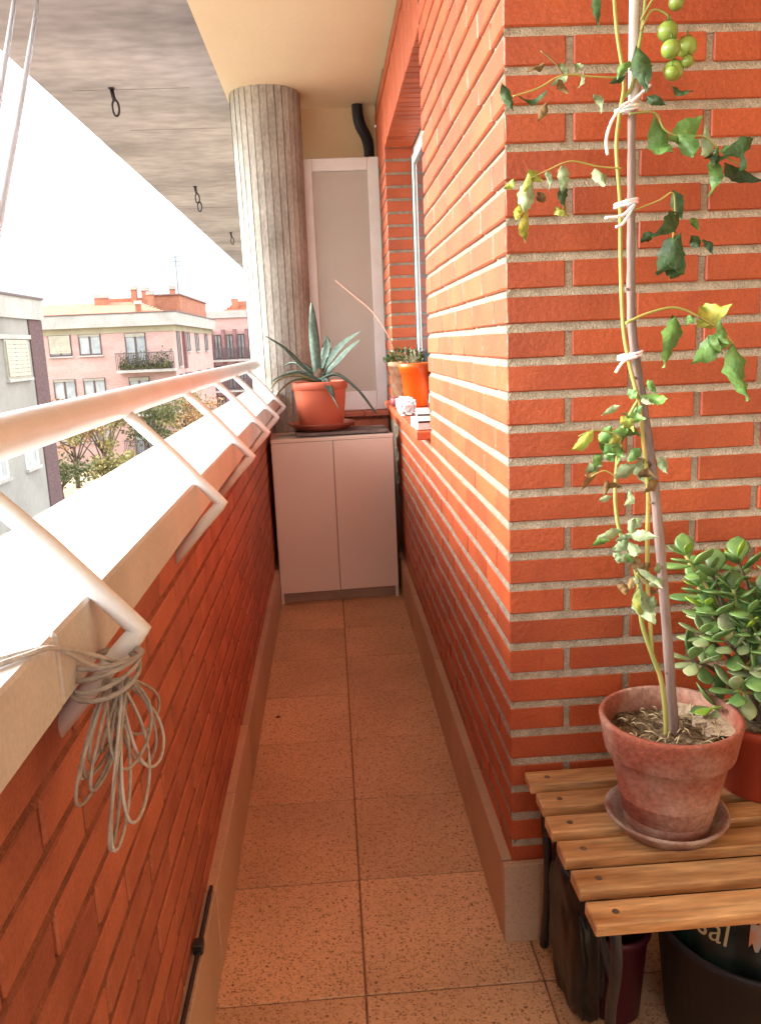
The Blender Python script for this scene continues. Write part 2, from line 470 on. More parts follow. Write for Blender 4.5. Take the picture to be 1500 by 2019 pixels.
def brick(parent, x0, x1, y0, y1, z0, z1, m='brick', jx=0.0, jy=0.0, name='brick'):
    me = brick_mesh(x1 - x0, y1 - y0, z1 - z0, m)
    return place(name, me, parent, ((x0 + x1) / 2 + random.uniform(-jx, jx), (y0 + y1) / 2 + random.uniform(-jy, jy), (z0 + z1) / 2 + random.uniform(-.0006, .0006)))


# ================================================================== THE SETTING
COURSE, BED, BH, Z0 = 0.0665, 0.0145, 0.052, 0.437      # brick courses: joint k is centred on Z0 + k*COURSE
CEIL = 2.75


def course(k):
    z = Z0 + k * COURSE + BED / 2
    return z, z + BH


# ---- floor: terrazzo tiles on a grouted bed
T, XJ, YJ = 0.3825, 0.005, 1.4865
floor = struct(MB().box(-0.40, 3.2, -2.2, 5.35, -0.20, -0.0035).build('floor', 'grout'))
for i in range(-1, 4):
    for j in range(-3, 9):
        x0, y0 = XJ + i * T, YJ + j * T
        if y0 + T > 4.4 and i > -3:
            if y0 > 4.4:
                continue
        xa, xb = max(x0, -0.335), x0 + T
        if i >= 1 and y0 > 1.61:
            continue
        ya, yb = y0, y0 + T
        if i >= 1:
            yb = min(yb, 1.635)
        g = 0.0025
        me = MB().box(-(xb - xa) / 2 + g, (xb - xa) / 2 - g, -(yb - ya) / 2 + g, (yb - ya) / 2 - g, -0.02, 0, 0.0012).mesh('tile', 'tile')
        place('tile', me, floor, ((xa + xb) / 2, (ya + yb) / 2, random.uniform(-0.0005, 0.0003)))

# ---- ceiling and the concrete soffit of the slab above
ceiling = struct(MB().box(-0.50, 3.2, -2.2, 5.52, CEIL, CEIL + 0.2).build('ceiling', 'ceil'))
sm = MB().box(-1.45, -0.502, -2.2, 17.0, CEIL + 0.012, CEIL + 0.25)
for yy in (4.9, 5.75, 8.8, 11.0):
    xa = random.uniform(-1.4, -1.2)
    xb = random.uniform(-0.75, -0.52)
    sm.box(xa, xb, yy, yy + random.uniform(0.006, 0.012), CEIL + 0.0085, CEIL + 0.0125)       # fins left by the shuttering boards
soffit = struct(sm.build('concrete_soffit', 'conc'))
struct(MB().box(-1.47, -1.4505, -2.2, 17.0, CEIL + 0.05, CEIL + 0.27).build('slab_edge', 'conc'))

# ---- the wall along the passage, with the window opening
XW, YC = 0.350, 1.625                   # brick face, corner
NJ, FJ = 2.93, 4.62                     # near and far jamb of the window
SILL, HEAD = 1.03, 2.362


def struck(mb_, a0, a1, z0, z1, face, axis, d_top, d_back, foot=.0012):
    """weathered bed joints: every joint slopes from flush at its foot to d_top deep under the brick above"""
    pts = [(d_back, z0)]
    for k in range(-8, 36):
        zc = Z0 + k * COURSE
        if zc - BED < z0 or zc + BED > z1:
            continue
        pts += [(d_back, zc - BED / 2 - .004), (foot, zc - BED / 2 - .003), (foot, zc - BED / 2 + .0006), (d_top, zc + BED / 2 - .001), (d_top, zc + BED / 2 + .004), (d_back, zc + BED / 2 + .005)]
    pts.append((d_back, z1))
    v_ = []
    for d_, z_ in pts:
        if axis == 'x':
            v_ += [(face + d_, a0, z_), (face + d_, a1, z_)]
        else:
            v_ += [(a0, face + d_, z_), (a1, face + d_, z_)]
    mb_.add(v_, [(2 * i, 2 * i + 1, 2 * i + 3, 2 * i + 2) for i in range(len(pts) - 1)])


wb = MB()
wb.box(XW + .016, .53, YC + .016, NJ - .004, 0, CEIL - .001)
wb.box(XW + .016, .53, NJ - .004, FJ + .004, 0, 0.999)
struck(wb, YC + .001, NJ - .006, 0, CEIL - .002, XW, 'x', .0095, .0105)
struck(wb, NJ - .006, FJ + .004, 0, .998, XW, 'x', .0095, .0105)
wb.box(XW + .012, .56, NJ - .004, FJ + .004, HEAD + .03, CEIL)
wb.box(XW + .006, .56, FJ + .004, 5.32, 0, CEIL)
wall = wb.build('brick_wall', 'mortar_c')
tag(wall, 'long orange brick wall with a window on the right of the balcony passage', 'wall')
SB, HJ = 0.2555, 0.010
for k in range(-4, 35):
    z0, z1 = course(k)
    if z1 > CEIL:
        z1 = CEIL - 0.001
        if z1 - z0 < 0.01:
            continue
    y = YC + (0.251 if k % 2 else 0.117) + HJ
    lim = 5.3 if k <= 8 else NJ
    while y < lim - 0.02:
        ye = min(y + SB, lim)
        if not (y > 4.35 and z1 < 0.9):
            brick(wall, XW, XW + .05, y, ye, z0, z1, jx=.0008)
        y = ye + HJ
    if k >= 9:                            # beyond the window: the jamb shows brick ends
        y1 = FJ + (0.24 if k % 2 else 0.115)
        if z1 < HEAD + .01:
            brick(wall, XW, XW + .17, FJ, y1, z0, z1)
            if y1 + HJ < 5.2:
                brick(wall, XW, XW + .05, y1 + HJ, min(y1 + HJ + SB, 5.29), z0, z1, jx=.0008)
    if k == 33:
        y = NJ
        while y < 5.25:
            brick(wall, XW, XW + .05, y + HJ, min(y + SB + HJ, 5.29), z0, z1, jx=.0008)
            y += SB + HJ
lint = thing('lintel', '', '')
del lint['label'], lint['category']
lint.parent = wall
n = int((5.29 - NJ) / COURSE)
for i in range(n):
    y = NJ + HJ + i * COURSE
    brick(lint, XW, XW + (.15 if y < FJ else .05), y, y + .056, HEAD, HEAD + .255, jx=.001)
for y0, y1 in ((1.63, 2.03), (2.033, 2.43), (2.433, 2.83), (2.833, 3.23), (3.233, 3.63), (3.633, 4.03), (4.033, 4.43)):
    me = MB().box(.327, .3555, y0, y1, 0, .197, .002).mesh('skirting_board', 'skirt')
    place('skirting_board', me, wall, (0, 0, 0))
# window sill of clay tiles
sl = bpy.data.objects.new('window_sill', None)
COL.objects.link(sl)
sl.parent = wall
y = NJ + .002
while y < FJ - .02:
    brick(sl, .30, .50, y, min(y + .118, FJ), 1.0, SILL, m='brick', name='sill_tile')
    y += .121

# ---- the window itself
win = thing('window', 'tall white framed window set deep in the orange brick wall', 'window', (0.505, 0, 0))
f = MB()
f.box(0, .05, NJ + .002, NJ + .06, SILL + .002, HEAD - .002, .003).box(0, .05, FJ - .055, FJ - .002, SILL + .002, HEAD - .002, .003)
f.box(0, .05, NJ + .0605, FJ - .0555, SILL + .002, SILL + .06, .003).box(0, .05, NJ + .0605, FJ - .0555, HEAD - .06, HEAD - .002, .003)
f.build('window_frame', 'white', win)
s = MB()
for a, b in ((NJ + .07, 3.80), (3.74, FJ - .065)):
    x0 = .012 if a < 3.5 else -.018
    s = MB()
    s.box(x0, x0 + .025, a, a + .045, SILL + .062, HEAD - .062, .003).box(x0, x0 + .025, b - .045, b, SILL + .062, HEAD - .062, .003)
    s.box(x0, x0 + .025, a + .0455, b - .0455, SILL + .062, SILL + .11, .003).box(x0, x0 + .025, a + .0455, b - .0455, HEAD - .11, HEAD - .062, .003)
    so = s.build('sash', 'white', win)
    MB().box(x0 + .010, x0 + .014, a + .046, b - .046, SILL + .111, HEAD - .111).build('pane', 'glass', so)
    g = MB()
    g.box(x0 - .004, x0 + .02, b + .0005, b + .009, SILL + .064, HEAD - .064)
    g.build('gasket', 'black', so)

# ---- the wall face towards the camera (return of the corner)
rm = MB().box(.5305, 3.2, YC + .016, YC + .2, 0, CEIL)
struck(rm, XW + .0015, 3.2, 0, CEIL - .002, YC, 'y', .0055, .0060)
ret = rm.build('brick_return_wall', 'mortar')
tag(ret, 'bright orange brick wall facing the viewer behind the tomato plant', 'wall')
for k in range(-4, 35):
    z0, z1 = course(k)
    z1 = min(z1, CEIL - .001)
    if z1 - z0 < .01:
        continue
    if k % 2:
        brick(ret, XW, XW + .117, YC, YC + .251, z0, z1)
        x = XW + .117 + .0145
    else:
        brick(ret, XW, XW + .2465, YC, YC + .117, z0, z1)
        x = XW + .2465 + .0145
    while x < 1.05:
        brick(ret, x, x + .2515, YC, YC + .08, z0, z1, jy=.0007)
        x += .266
for x0, x1 in ((.3275, .72), (.723, 1.12)):
    MB().box(x0, x1, 1.6035, 1.6225, 0, .197, .002).build('skirting_board', 'skirt', ret)

# ---- the parapet on the left, with coping
TH = 0.006
pm = MB().box(-.475, -.335, -2.2, 5.25, 0, 1.011)
struck(pm, -2.2, 5.25, 0, 1.010, -.3208, 'x', -.0045, -.0125, -.0018)
par = pm.build('brick_parapet', 'mortar_par')
par.rotation_euler = (0, 0, TH)
tag(par, 'low dark red brick parapet with pale coping along the open left side', 'parapet')
for k in range(-4, 9):
    z0, z1 = course(k)
    z1 = min(z1, 1.007)
    y = 0.0 - (0.133 if k % 2 else 0)
    while y < 4.6:
        if y > 0.15:
            brick(par, -.36, -.3208, y, y + .2550, z0, z1 + .002, m='brick_par', jx=.0010)
        y += .2655
y = -1.6
while y < 5.2:
    me = MB().box(-.500, -.272, y, min(y + 1.18, 5.25), 1.012, 1.090, .004, .0006).mesh('coping_slab', 'coping')
    place('coping_slab', me, par, (0, 0, 0))
    y += 1.183
y = -.4
while y < 4.4:
    me = MB().box(-.3245, -.299, y, y + .398, 0, .197, .002).mesh('skirting_board', 'skirt')
    place('skirting_board', me, par, (random.uniform(-.001, .001), 0, 0))
    y += .4

# ---- railing
rl = thing('railing', 'white tubular handrail on bent brackets above the parapet', 'railing', rz=TH)
ry, rz_ = -.402, 1.256
MB().tube([(ry, y, rz_) for y in (-2.0, 1, 3, 4.82)], .0285, 24).build('handrail', 'white', rl)
for y in (.16, .885, 1.635, 2.34, 3.00, 3.63, 4.26):
    b = MB()
    ex, ez = -.222, 1.048
    b.tube([(ry + .01, y, rz_ - .02), (ry + (ex - ry) * .5, y, rz_ + (ez - rz_) * .5), (ex - .007, y, ez + .0075), (ex + .0015, y, ez), (ex - .006, y, ez - .0075),
            (-.277, y, .990), (-.331, y, .930)], .0115, 12)
    b.build('bracket', 'white', rl)

# ---- unseen walls added behind the viewer, shaped to cut and balance the frontal light
struct(MB().box(.9, 3.2, -2.4, -2.2, 0, CEIL).build('added_wall_behind', 'ceil'))
struct(MB().box(-.50, .9, -2.4, -2.2, 0, 1.05).build('added_end_parapet', 'ceil'))
struct(MB().box(3.2, 3.4, -2.4, 1.83, 0, CEIL).build('added_side_wall', 'ceil'))

# ---- round concrete column, cast in narrow boards
cm = MB()
nb = 30
rows = 9
for i in range(nb):
    t0, t1 = 2 * math.pi * i / nb, 2 * math.pi * (i + 1) / nb
    off = random.uniform(-.003, .003)
    vsn = []
    for j in range(rows):
        zz = CEIL * j / (rows - 1)
        rr = .176 + .024 * zz / CEIL + off
        g = .013
        vsn += [(rr * math.cos(t0 + g), rr * math.sin(t0 + g), zz), (rr * math.cos(t1 - g), rr * math.sin(t1 - g), zz), ]
    fs = [(2 * j, 2 * j + 1, 2 * j + 3, 2 * j + 2) for j in range(rows - 1)]
    cm.add(vsn, fs)
cm.lathe([(.1705, 0), (.1935, CEIL)], n=30, smooth=False)
colm = cm.build('concrete_column', 'conc_col')
colm.location = (-.283, 5.03, 0)
tag(colm, 'thick round grey concrete column with vertical board marks behind the agave', 'column')

# ---- end of the passage
bw = MB().box(-.30, .3555, 5.325, 5.5, 0, CEIL).build('end_wall', 'ceil')
tag(bw, 'cream plastered wall closing the far end above the frosted panel', 'wall')
lw = MB().box(-.10, .349, 5.0, 5.2, 0, .915).build('low_brick_wall', 'mortar_par')
tag(lw, 'low dark red brick wall under the frosted panel', 'wall')
for x in (-.10, .05, .20):
    brick(lw, x, x + .146, 4.97, 5.22, .917, .945, m='brick_par', name='cap_tile')
for k in range(5, 7):
    z0, z1 = course(k)
    brick(lw, -.09, .12, 4.993, 5.03, z0, z1, m='brick_par')
    brick(lw, .13, .34, 4.993, 5.03, z0, z1, m='brick_par')

fp = thing('frosted_panel', 'narrow frosted glass panel in a white frame beside the column', 'glass panel', (0, 5.09, 0))
px0, px1, pz0, pz1 = -.105, .349, .948, 2.415
q = MB()
q.box(px0, px0 + .062, -.02, .02, pz0, pz1, .004).box(px1 - .066, px1, -.02, .02, pz0, pz1, .004)
q.box(px0 + .0625, px1 - .0665, -.02, .02, pz1 - .072, pz1, .004).box(px0 + .0625, px1 - .0665, -.02, .02, pz0, pz0 + .115, .004)
q.build('frame', 'white', fp)
MB().box(px0 + .063, px1 - .067, -.004, .004, pz0 + .116, pz1 - .073).build('pane', 'glassf', fp)

pp = MB()
path = smooth_path([(.247, 5.27, 2.75), (.250, 5.26, 2.68), (.262, 5.24, 2.62), (.290, 5.22, 2.56), (.303, 5.21, 2.50), (.304, 5.21, 2.40)], 16)
pp.tube(path, [.030 + .004 * (i % 2) for i in range(len(path))], 12, smooth=False)
pipe = pp.build('black_pipe', 'black')
tag(pipe, 'black corrugated drain pipe coming out of the ceiling above the frosted panel', 'pipe')

# ---- pulley hooks on the soffit and clothes line cords
HK = ['nearest rusty hook with a ring link hanging from the grey soffit', 'middle hook with two links hanging from the grey soffit', 'smallest and farthest hook on the grey soffit beside the column']
for i, (hx, hy) in enumerate(((-1.095, 4.87), (-1.09, 7.67), (-1.125, 10.65))):
    h = thing('ceiling_hook', HK[i], 'hook', (hx, hy, CEIL + .010), group='clothes line hooks on the soffit')
    m = MB()
    m.box(-.016, .016, -.016, .016, -.006, 0, .002)
    m.build('plate', 'rust', h)
    m = MB()
    m.tube([(0, 0, -.006), (.004, 0, -.04), (.010, 0, -.065)], .011, 8)
    m.build('eye_bolt', 'rust', h)
    ring = []
    for a in range(20):
        t = 2 * math.pi * a / 20
        ring.append((.012 + .018 * math.sin(t), .004 * math.cos(t), -.100 - .040 * math.cos(t)))
    m = MB()
    m.tube(ring, .0065, 6, closed=True)
    m.build('link', 'rust', h)
    if i == 1:
        m = MB()
        m.tube([(p[0] + .012, p[1] + .01, p[2] - .066) for p in ring], .0065, 6, closed=True)
        m.build('link', 'rust', h)

for i, (a, b, lab) in enumerate((((-1.09, 3.71, 2.76), (-.44, .97, 1.25), 'right one of two pale cords running up to the soffit at upper left'),
                                 ((-1.105, 3.53, 2.76), (-.44, .92, 1.25), 'left one of two pale cords running up to the soffit at upper left'))):
    a, b = Vector(a), Vector(b)
    c = MB()
    pts = [a.lerp(b, t / 10) - Vector((0, 0, .02 * math.sin(math.pi * t / 10))) for t in range(11)]
    c.tube(pts, .0085, 8)
    tag(c.build('clothes_line_cord', 'cordn'), lab, 'cord', 'clothes line cords at upper left')

# ---- coil of cord hung on the near bracket
coil = thing('cord_coil', 'tangled coil of weathered cord hanging from the nearest railing bracket', 'cord', (-.245, .870, 1.0))
rng = random.Random(5)
loops = []
for i in range(15):
    w = rng.uniform(.07, .17)
    ln = rng.uniform(.07, .120)
    off = rng.uniform(-.155, .01)
    xo = rng.uniform(-.018, .022)
    lean = rng.uniform(-.03, .03)
    pts = []
    nseg = 24
    for s_ in range(nseg + 1):
        t = 2 * math.pi * s_ / nseg
        dn = (1 - math.cos(t)) / 2
        yy = -.035 + (off + .035) * dn + w * .5 * math.sin(t) * (.25 + .75 * dn) + lean * dn * dn
        zz = .01 - ln * dn
        xx = xo * dn + .012 * math.sin(t * .5 + i)
        pts.append((xx, yy, zz))
    loops.append(pts)
for i, pts in enumerate(loops):
    MB().tube(smooth_path(pts, 2), .0018, 6).build('loop', 'cordg' if i % 3 else 'cord', coil)
for k in range(4):
    ring = []
    for a in range(16):
        t = 2 * math.pi * a / 16
        ring.append((-.012 + .036 * math.cos(t), -.035 + .050 * math.sin(t) + k * .006, .016 + .008 * math.sin(t + k) + .004 * k))
    MB().tube(ring, .0028, 6, closed=True).build('wrap', 'cordg', coil)
for dz in (0, .012):
    MB().tube(smooth_path([(.004, -.02, .02), (-.010, -.07, .040 + dz), (-.021, -.13 - dz, .082 + dz * .5), (-.040, -.165 - dz, .0935), (-.10, -.22 - dz * 2, .0935), (-.22, -.30 - dz * 3, .0935)], 6), .0026, 6).build('tail', 'cord', coil)

cb = MB()
cb.tube(smooth_path([(-.318, .80, .204), (-.317, 1.2, .2035), (-.316, 1.42, .206), (-.318, 1.60, .205)], 6), .0045, 8)
cable = cb.build('black_cable', 'black')
tag(cable, 'thin black cable lying on the skirting along the left parapet', 'cable')
MB().box(-.326, -.306, 1.40, 1.425, .198, .222, .003).build('clip', 'black', cable)

# a dead leaf and a stone chip on the floor
lb = MB()
lb.add([(-.012, 0, .001), (0, -.007, .006), (.012, .001, .002), (.002, .008, .009), (0, 0, .001)], [(0, 1, 3), (1, 2, 3), (0, 4, 1), (1, 4, 2), (2, 4, 3), (3, 4, 0)])
o = lb.build('dry_leaf', 'lf_b')
o.location = (-.262, 2.84, 0)
tag(o, 'small dark dry leaf on the tiles near the left skirting', 'leaf')

cm_ = MB()
rg = random.Random(31)
for i in range(260):
    sd_ = rg.random()
    if sd_ < .4:
        x, y = -.297 + abs(rg.gauss(0, .03)), rg.uniform(1.1, 4.1)
    elif sd_ < .75:
        x, y = .322 - abs(rg.gauss(0, .03)), rg.uniform(1.5, 4.1)
    else:
        x, y = rg.uniform(-.27, .6), rg.uniform(1.1, 1.6)
    r_ = rg.uniform(.0012, .0036)
    p = Vector((x, y, r_ * .3))
    cm_.add([p + Vector((rg.uniform(-1, 1) * r_, rg.uniform(-1, 1) * r_, -r_ * .3)) for _ in range(3)] + [p + Vector((0, 0, r_))], [(0, 1, 3), (1, 2, 3), (2, 0, 3)])
o = cm_.build('soil_crumbs', 'soil')
o['kind'] = 'stuff'
o['label'] = 'scattered soil crumbs and dust along the edges of the floor'
o['category'] = 'crumbs'

# ================================================================== CABINET AND WHAT STANDS ON IT
cab = thing('cabinet', 'low white two-door cabinet at the far end of the passage', 'cabinet', (-.006, 4.2, 0), .055)
W2, CH, CD = .316, .868, .34
MB().box(-W2, -W2 + .016, .019, CD, 0, CH, .001).build('side_panel', 'lacq', cab)
MB().box(W2 - .016, W2, .019, CD, 0, CH, .001).build('side_panel', 'lacq', cab)
MB().box(-W2, W2, .004, CD, CH + .0005, CH + .018, .0015).build('top', 'lacq', cab)
MB().box(-W2 + .017, W2 - .017, .045, .06, .002, .062).build('plinth', 'plinth', cab)
MB().box(-W2 + .017, W2 - .017, CD - .006, CD - .001, .004, CH).build('back_panel', 'plinth', cab)
MB().box(-W2 + .002, .000, 0, .018, .066, CH - .002, .0018).build('door', 'lacq', cab)
MB().box(.0030, W2 - .002, 0.001, .019, .066, CH - .002, .0018).build('door', 'lacq', cab)

bd = thing('slate_board', 'dark grey speckled board lying on the cabinet under the agave', 'board', (0, 4.38, CH + .020), .05)
MB().box(-.20, .285, -.135, .11, .004, .019, .002).build('board', 'slate', bd)
for x in (-.18, .26):
    MB().box(x, x + .02, -.12, .09, 0, .004).build('foot', 'black', bd)
pc = MB().box(-.05, .05, -.045, .05, 0, .004, .001).build('paper_sheet', 'paper')
pc.location = (-.255, 4.35, CH + .0195)
pc.rotation_euler = (0, 0, .12)
tag(pc, 'small grey sheet on the left front corner of the cabinet top', 'paper')

ZB = CH + .020 + .0195
AX, AY = -.058, 4.40
su = thing('plant_saucer', 'wide brown plastic saucer under the agave pot', 'saucer', (AX + .002, AY, ZB))
MB().lathe([(.10, 0), (.135, .002), (.175, .032), (.180, .040), (.176, .041), (.168, .034), (.13, .010), (.02, .008)], n=40).build('dish', 'terra', su)
pot = thing('agave_pot', 'salmon plastic pot holding the agave on the cabinet', 'plant pot', (AX, AY, ZB + .0095))
MB().lathe([(.112, .002), (.116, .006), (.138, .205), (.139, .207), (.147, .209), (.149, .244), (.145, .248), (.139, .244), (.135, .20)], n=44, close=False).add(
    [(0, 0, .003)] + [(.112 * math.cos(2 * math.pi * j / 44), .112 * math.sin(2 * math.pi * j / 44), .002) for j in range(44)], [(0, 1 + (j + 1) % 44, 1 + j) for j in range(44)]).build('pot_body', 'pinkpot', pot)
MB().lathe([(.136, .215), (.09, .222), (.04, .228), (.005, .23)], n=32).build('soil', 'soil', pot)

ag = thing('agave', 'blue green agave with long arching pointed leaves in the salmon pot', 'agave', (AX, AY, ZB + .235))
MB().lathe([(.03, -.02), (.04, .02), (.035, .06), (.02, .09)], n=12).build('stem', 'bark', ag)


def strap_leaf(name, pts, w, m, parent, thick=.010, chan=.35, twist=0.0):
    """a channelled succulent leaf that tapers to a point, along a curve"""
    pts = smooth_path(pts, 7)
    nn = len(pts)
    mb = MB()
    k = 6
    for i, p in enumerate(pts):
        t = i / (nn - 1)
        d = (pts[min(i + 1, nn - 1)] - pts[max(i - 1, 0)]).normalized()
        side = d.cross(Vector((0, 0, 1)))
        if side.length < .15:
            side = d.cross(Vector((0.3, 1, 0)))
        side.normalize()
        if twist:
            side = Matrix.Rotation(twist * (1 - t * .5), 3, d) @ side
        nor = side.cross(d).normalized()
        ww = w * (0.62 + 1.3 * t - 1.92 * t * t) if t < .5 else w * .79 * (1 - ((t - .5) / .5) ** 1.6) + .0008
        th = thick * (1 - t * .9)
        ring = [(-1, chan), (-.5, .10), (0, 0), (.5, .10), (1, chan), (0, -1)]
        for j, (a, b) in enumerate(ring):
            z = b * ww * .45 if j < 5 else -th
            mb.v.append(tuple(p + side * a * ww * .5 + nor * z))
    for i in range(nn - 1):
        for j in range(k):
            mb.f.append((i * k + j, i * k + (j + 1) % k, (i + 1) * k + (j + 1) % k, (i + 1) * k + j))
            mb.s.append(True)
    mb.f.append(tuple(range(k)))
    mb.s.append(False)
    mb.f.append(tuple((nn - 1) * k + j for j in range(k)))
    mb.s.append(False)
    return mb.build(name, m, parent)


for pts, w, m, tw in (
    ([(0, 0, .03), (-.004, -.01, .15), (-.012, -.012, .30), (-.018, 0, .435)], .066, 'agave', 1.2),
    ([(.01, -.01, .03), (.06, -.03, .12), (.14, -.02, .21), (.238, .0, .275)], .062, 'agave', .6),
    ([(.012, .01, .03), (.09, .02, .10), (.17, .04, .18), (.236, .06, .232)], .056, 'agave', .4),
    ([(-.01, .0, .03), (-.09, .0, .10), (-.18, .02, .20), (-.282, .04, .275)], .048, 'agave', -.3),
    ([(-.01, -.02, .03), (-.10, -.05, .075), (-.19, -.06, .06), (-.252, -.05, .03)], .052, 'agave', 0),
    ([(-.01, -.03, .02), (-.11, -.09, .06), (-.20, -.10, .045), (-.258, -.07, -.01)], .040, 'agave_d', 0),
    ([(-.01, -.02, .02), (-.12, -.03, .04), (-.21, -.03, -.02), (-.25, -.02, -.09)], .034, 'agave_d', 0),
    ([(.01, -.02, .03), (.09, -.05, .055), (.19, -.06, -.02), (.27, -.05, -.13), (.298, -.04, -.165)], .046, 'agave', 0),
    ([(.005, -.03, .03), (.03, -.11, .03), (.06, -.165, -.04), (.098, -.168, -.125)], .044, 'agave', 0),
    ([(0, .02, .03), (.03, .10, .12), (.05, .17, .20), (.05, .22, .26)], .054, 'agave', 0),
    ([(-.01, .02, .03), (-.08, .10, .10), (-.14, .16, .12), (-.2, .2, .10)], .050, 'agave', 0),
):
    strap_leaf('leaf', pts, w * 1.25, m, ag, twist=tw)

# ================================================================== ON THE WINDOW SILL
ZS = SILL + .0012
PX, PY = .395, 4.40
pl = thing('sill_planter', 'mottled beige planter with a mat of small green succulents on the sill', 'plant pot', (PX, PY, ZS))
MB().lathe([(.058, .001), (.062, .005), (.078, .19), (.086, .192), (.088, .215), (.083, .218), (.076, .212), (.01, .205)], n=28).build('pot_body', 'beigepot', pl)
sp = thing('succulent_mat', 'low dark green succulent spilling over the beige planter', 'succulent', (PX, PY, ZS + .21))
mb = MB()
for i in range(420):
    a, rr = random.uniform(0, 6.283), .105 * math.sqrt(random.random())
    c = Vector((rr * math.cos(a), rr * math.sin(a), random.uniform(-.005, .075) * (1 - (rr / .12) ** 2) + .005))
    d = Vector((math.cos(a) * .6 + random.uniform(-.5, .5), math.sin(a) * .6 + random.uniform(-.5, .5), random.uniform(.1, .9))).normalized() * random.uniform(.012, .024)
    s_ = d.cross(Vector((random.random(), random.random(), random.random()))).normalized() * .006
    mb.add([c - s_ * .4, c + d * .5 - s_, c + d, c + d * .5 + s_], [(0, 1, 2, 3)])
o = mb.build('foliage', 'succ', sp)
o['kind'] = 'stuff'

OX, OY = .425, 4.10
op = thing('orange_pot', 'bright orange plastic pot standing on the window sill', 'plant pot', (OX, OY, ZS))
MB().lathe([(.055, .001), (.058, .004), (.072, .165), (.079, .166), (.080, .185), (.083, .186), (.085, .212), (.081, .214), (.076, .205), (.01, .195)], n=40).build('pot_body', 'orange', op)
dp = thing('dry_sprigs', 'pale dry sprigs growing out of the orange pot', 'plant', (OX, OY, ZS + .195))
for i in range(26):
    a, rr = random.uniform(0, 6.283), random.uniform(0, .05)
    b0 = Vector((rr * math.cos(a), rr * math.sin(a), 0))
    b1 = b0 + Vector((random.uniform(-.03, .03), random.uniform(-.03, .03), random.uniform(.04, .10)))
    m = MB().tube([b0, b0.lerp(b1, .5) + Vector((.004, 0, 0)), b1], [.0015, .0013, .001], 5)
    for s_ in range(5):
        c = b0.lerp(b1, .3 + .14 * s_)
        d = Vector((random.uniform(-1, 1), random.uniform(-1, 1), random.uniform(-.2, 1))).normalized() * .014
        e = d.cross(Vector((0, 0, 1))).normalized() * .005
        m.add([c, c + d * .5 - e, c + d, c + d * .5 + e], [(0, 1, 2, 3)])
    m.build('sprig', 'dry' if i % 3 else 'succ', dp)


def lumpy(name, m, size, parent=None, amp=.25, freq=3.0, seed=0.0, sub=4, flat=True, power=.55):
    """a crumpled bag: a rounded box pushed in and out by noise, flat underneath"""
    bm = bmesh.new()
    bmesh.ops.create_icosphere(bm, subdivisions=sub, radius=1)
    for w in bm.verts:
        p = w.co.copy()
        p = Vector([math.copysign(abs(c) ** power, c) for c in p])
        nzv = noise.noise(Vector(w.co) * freq + Vector((seed, seed, seed)))
        nz2 = noise.noise(Vector(w.co) * freq * 2.7 + Vector((seed + 5, seed, seed)))
        p *= 1 + amp * (abs(nzv) * 1.4 - .35) + amp * .45 * nz2
        p = Vector((p.x * size[0], p.y * size[1], p.z * size[2]))
        if flat:
            p.z = max(p.z, -size[2] * .85) + size[2] * .85
        w.co = p
    me = bpy.data.meshes.new(name)
    bm.to_mesh(me)
    bm.free()
    me.materials.append(MT[m])
    o_ = bpy.data.objects.new(name, me)
    COL.objects.link(o_)
    if parent:
        o_.parent = parent
    return o_


o = lumpy('plastic_bag', 'bagw', (.036, .14, .038), amp=.34, freq=2.0, seed=2.2, sub=5)
o.location = (.335, 3.72, ZS)
tag(o, 'crumpled white plastic bag lying on the window sill', 'plastic bag')
bx = thing('white_carton', 'larger white carton with a dark edge, lower one at the near end of the sill', 'box', (.334, 3.06, ZS), .03, 'white cartons on the sill')
MB().box(-.030, .030, -.09, .09, 0, .036, .002).build('carton_body', 'card', bx)
MB().box(-.026, .0305, -.0915, -.0903, .026, .033).build('dark_edge', 'black', bx)
bx = thing('white_carton', 'smaller white carton with a grey stripe resting on the larger one', 'box', (.342, 3.09, ZS + .0365), -.06, 'white cartons on the sill')
MB().box(-.024, .024, -.06, .06, 0, .030, .002).build('carton_body', 'card', bx)
MB().box(-.024, .0245, -.0615, -.0603, .010, .016).build('stripe', 'rust', bx)
tg = thing('red_jar', 'small pinkish red jar on the sill in front of the beige planter', 'jar', (.330, 4.20, ZS))
MB().lathe([(.026, 0), (.030, .012), (.030, .034), (.024, .042), (.005, .044)], n=18).build('jar_body', 'jar', tg)

rs = MB().tube(smooth_path([(.365, 4.41, 1.235), (.323, 4.42, 1.377), (.252, 4.55, 1.511), (.155, 4.65, 1.610), (.058, 4.75, 1.703)], 6), [.0035] * 24 + [.0025], 6)  # lower end a stalk, upper pink length stands in for the rail's reflection
MT['reed'] = mat('reed_reflection_pink', (0.50, 0.22, 0.17), (0.36, 0.20, 0.13), rough=0.7, scale=20)
o = rs.build('reed_with_reflection', 'reed')
tag(o, 'thin reed leaning out of the beige planter, its upper length standing in for a pink rail reflection in the frosted panel', 'reed')

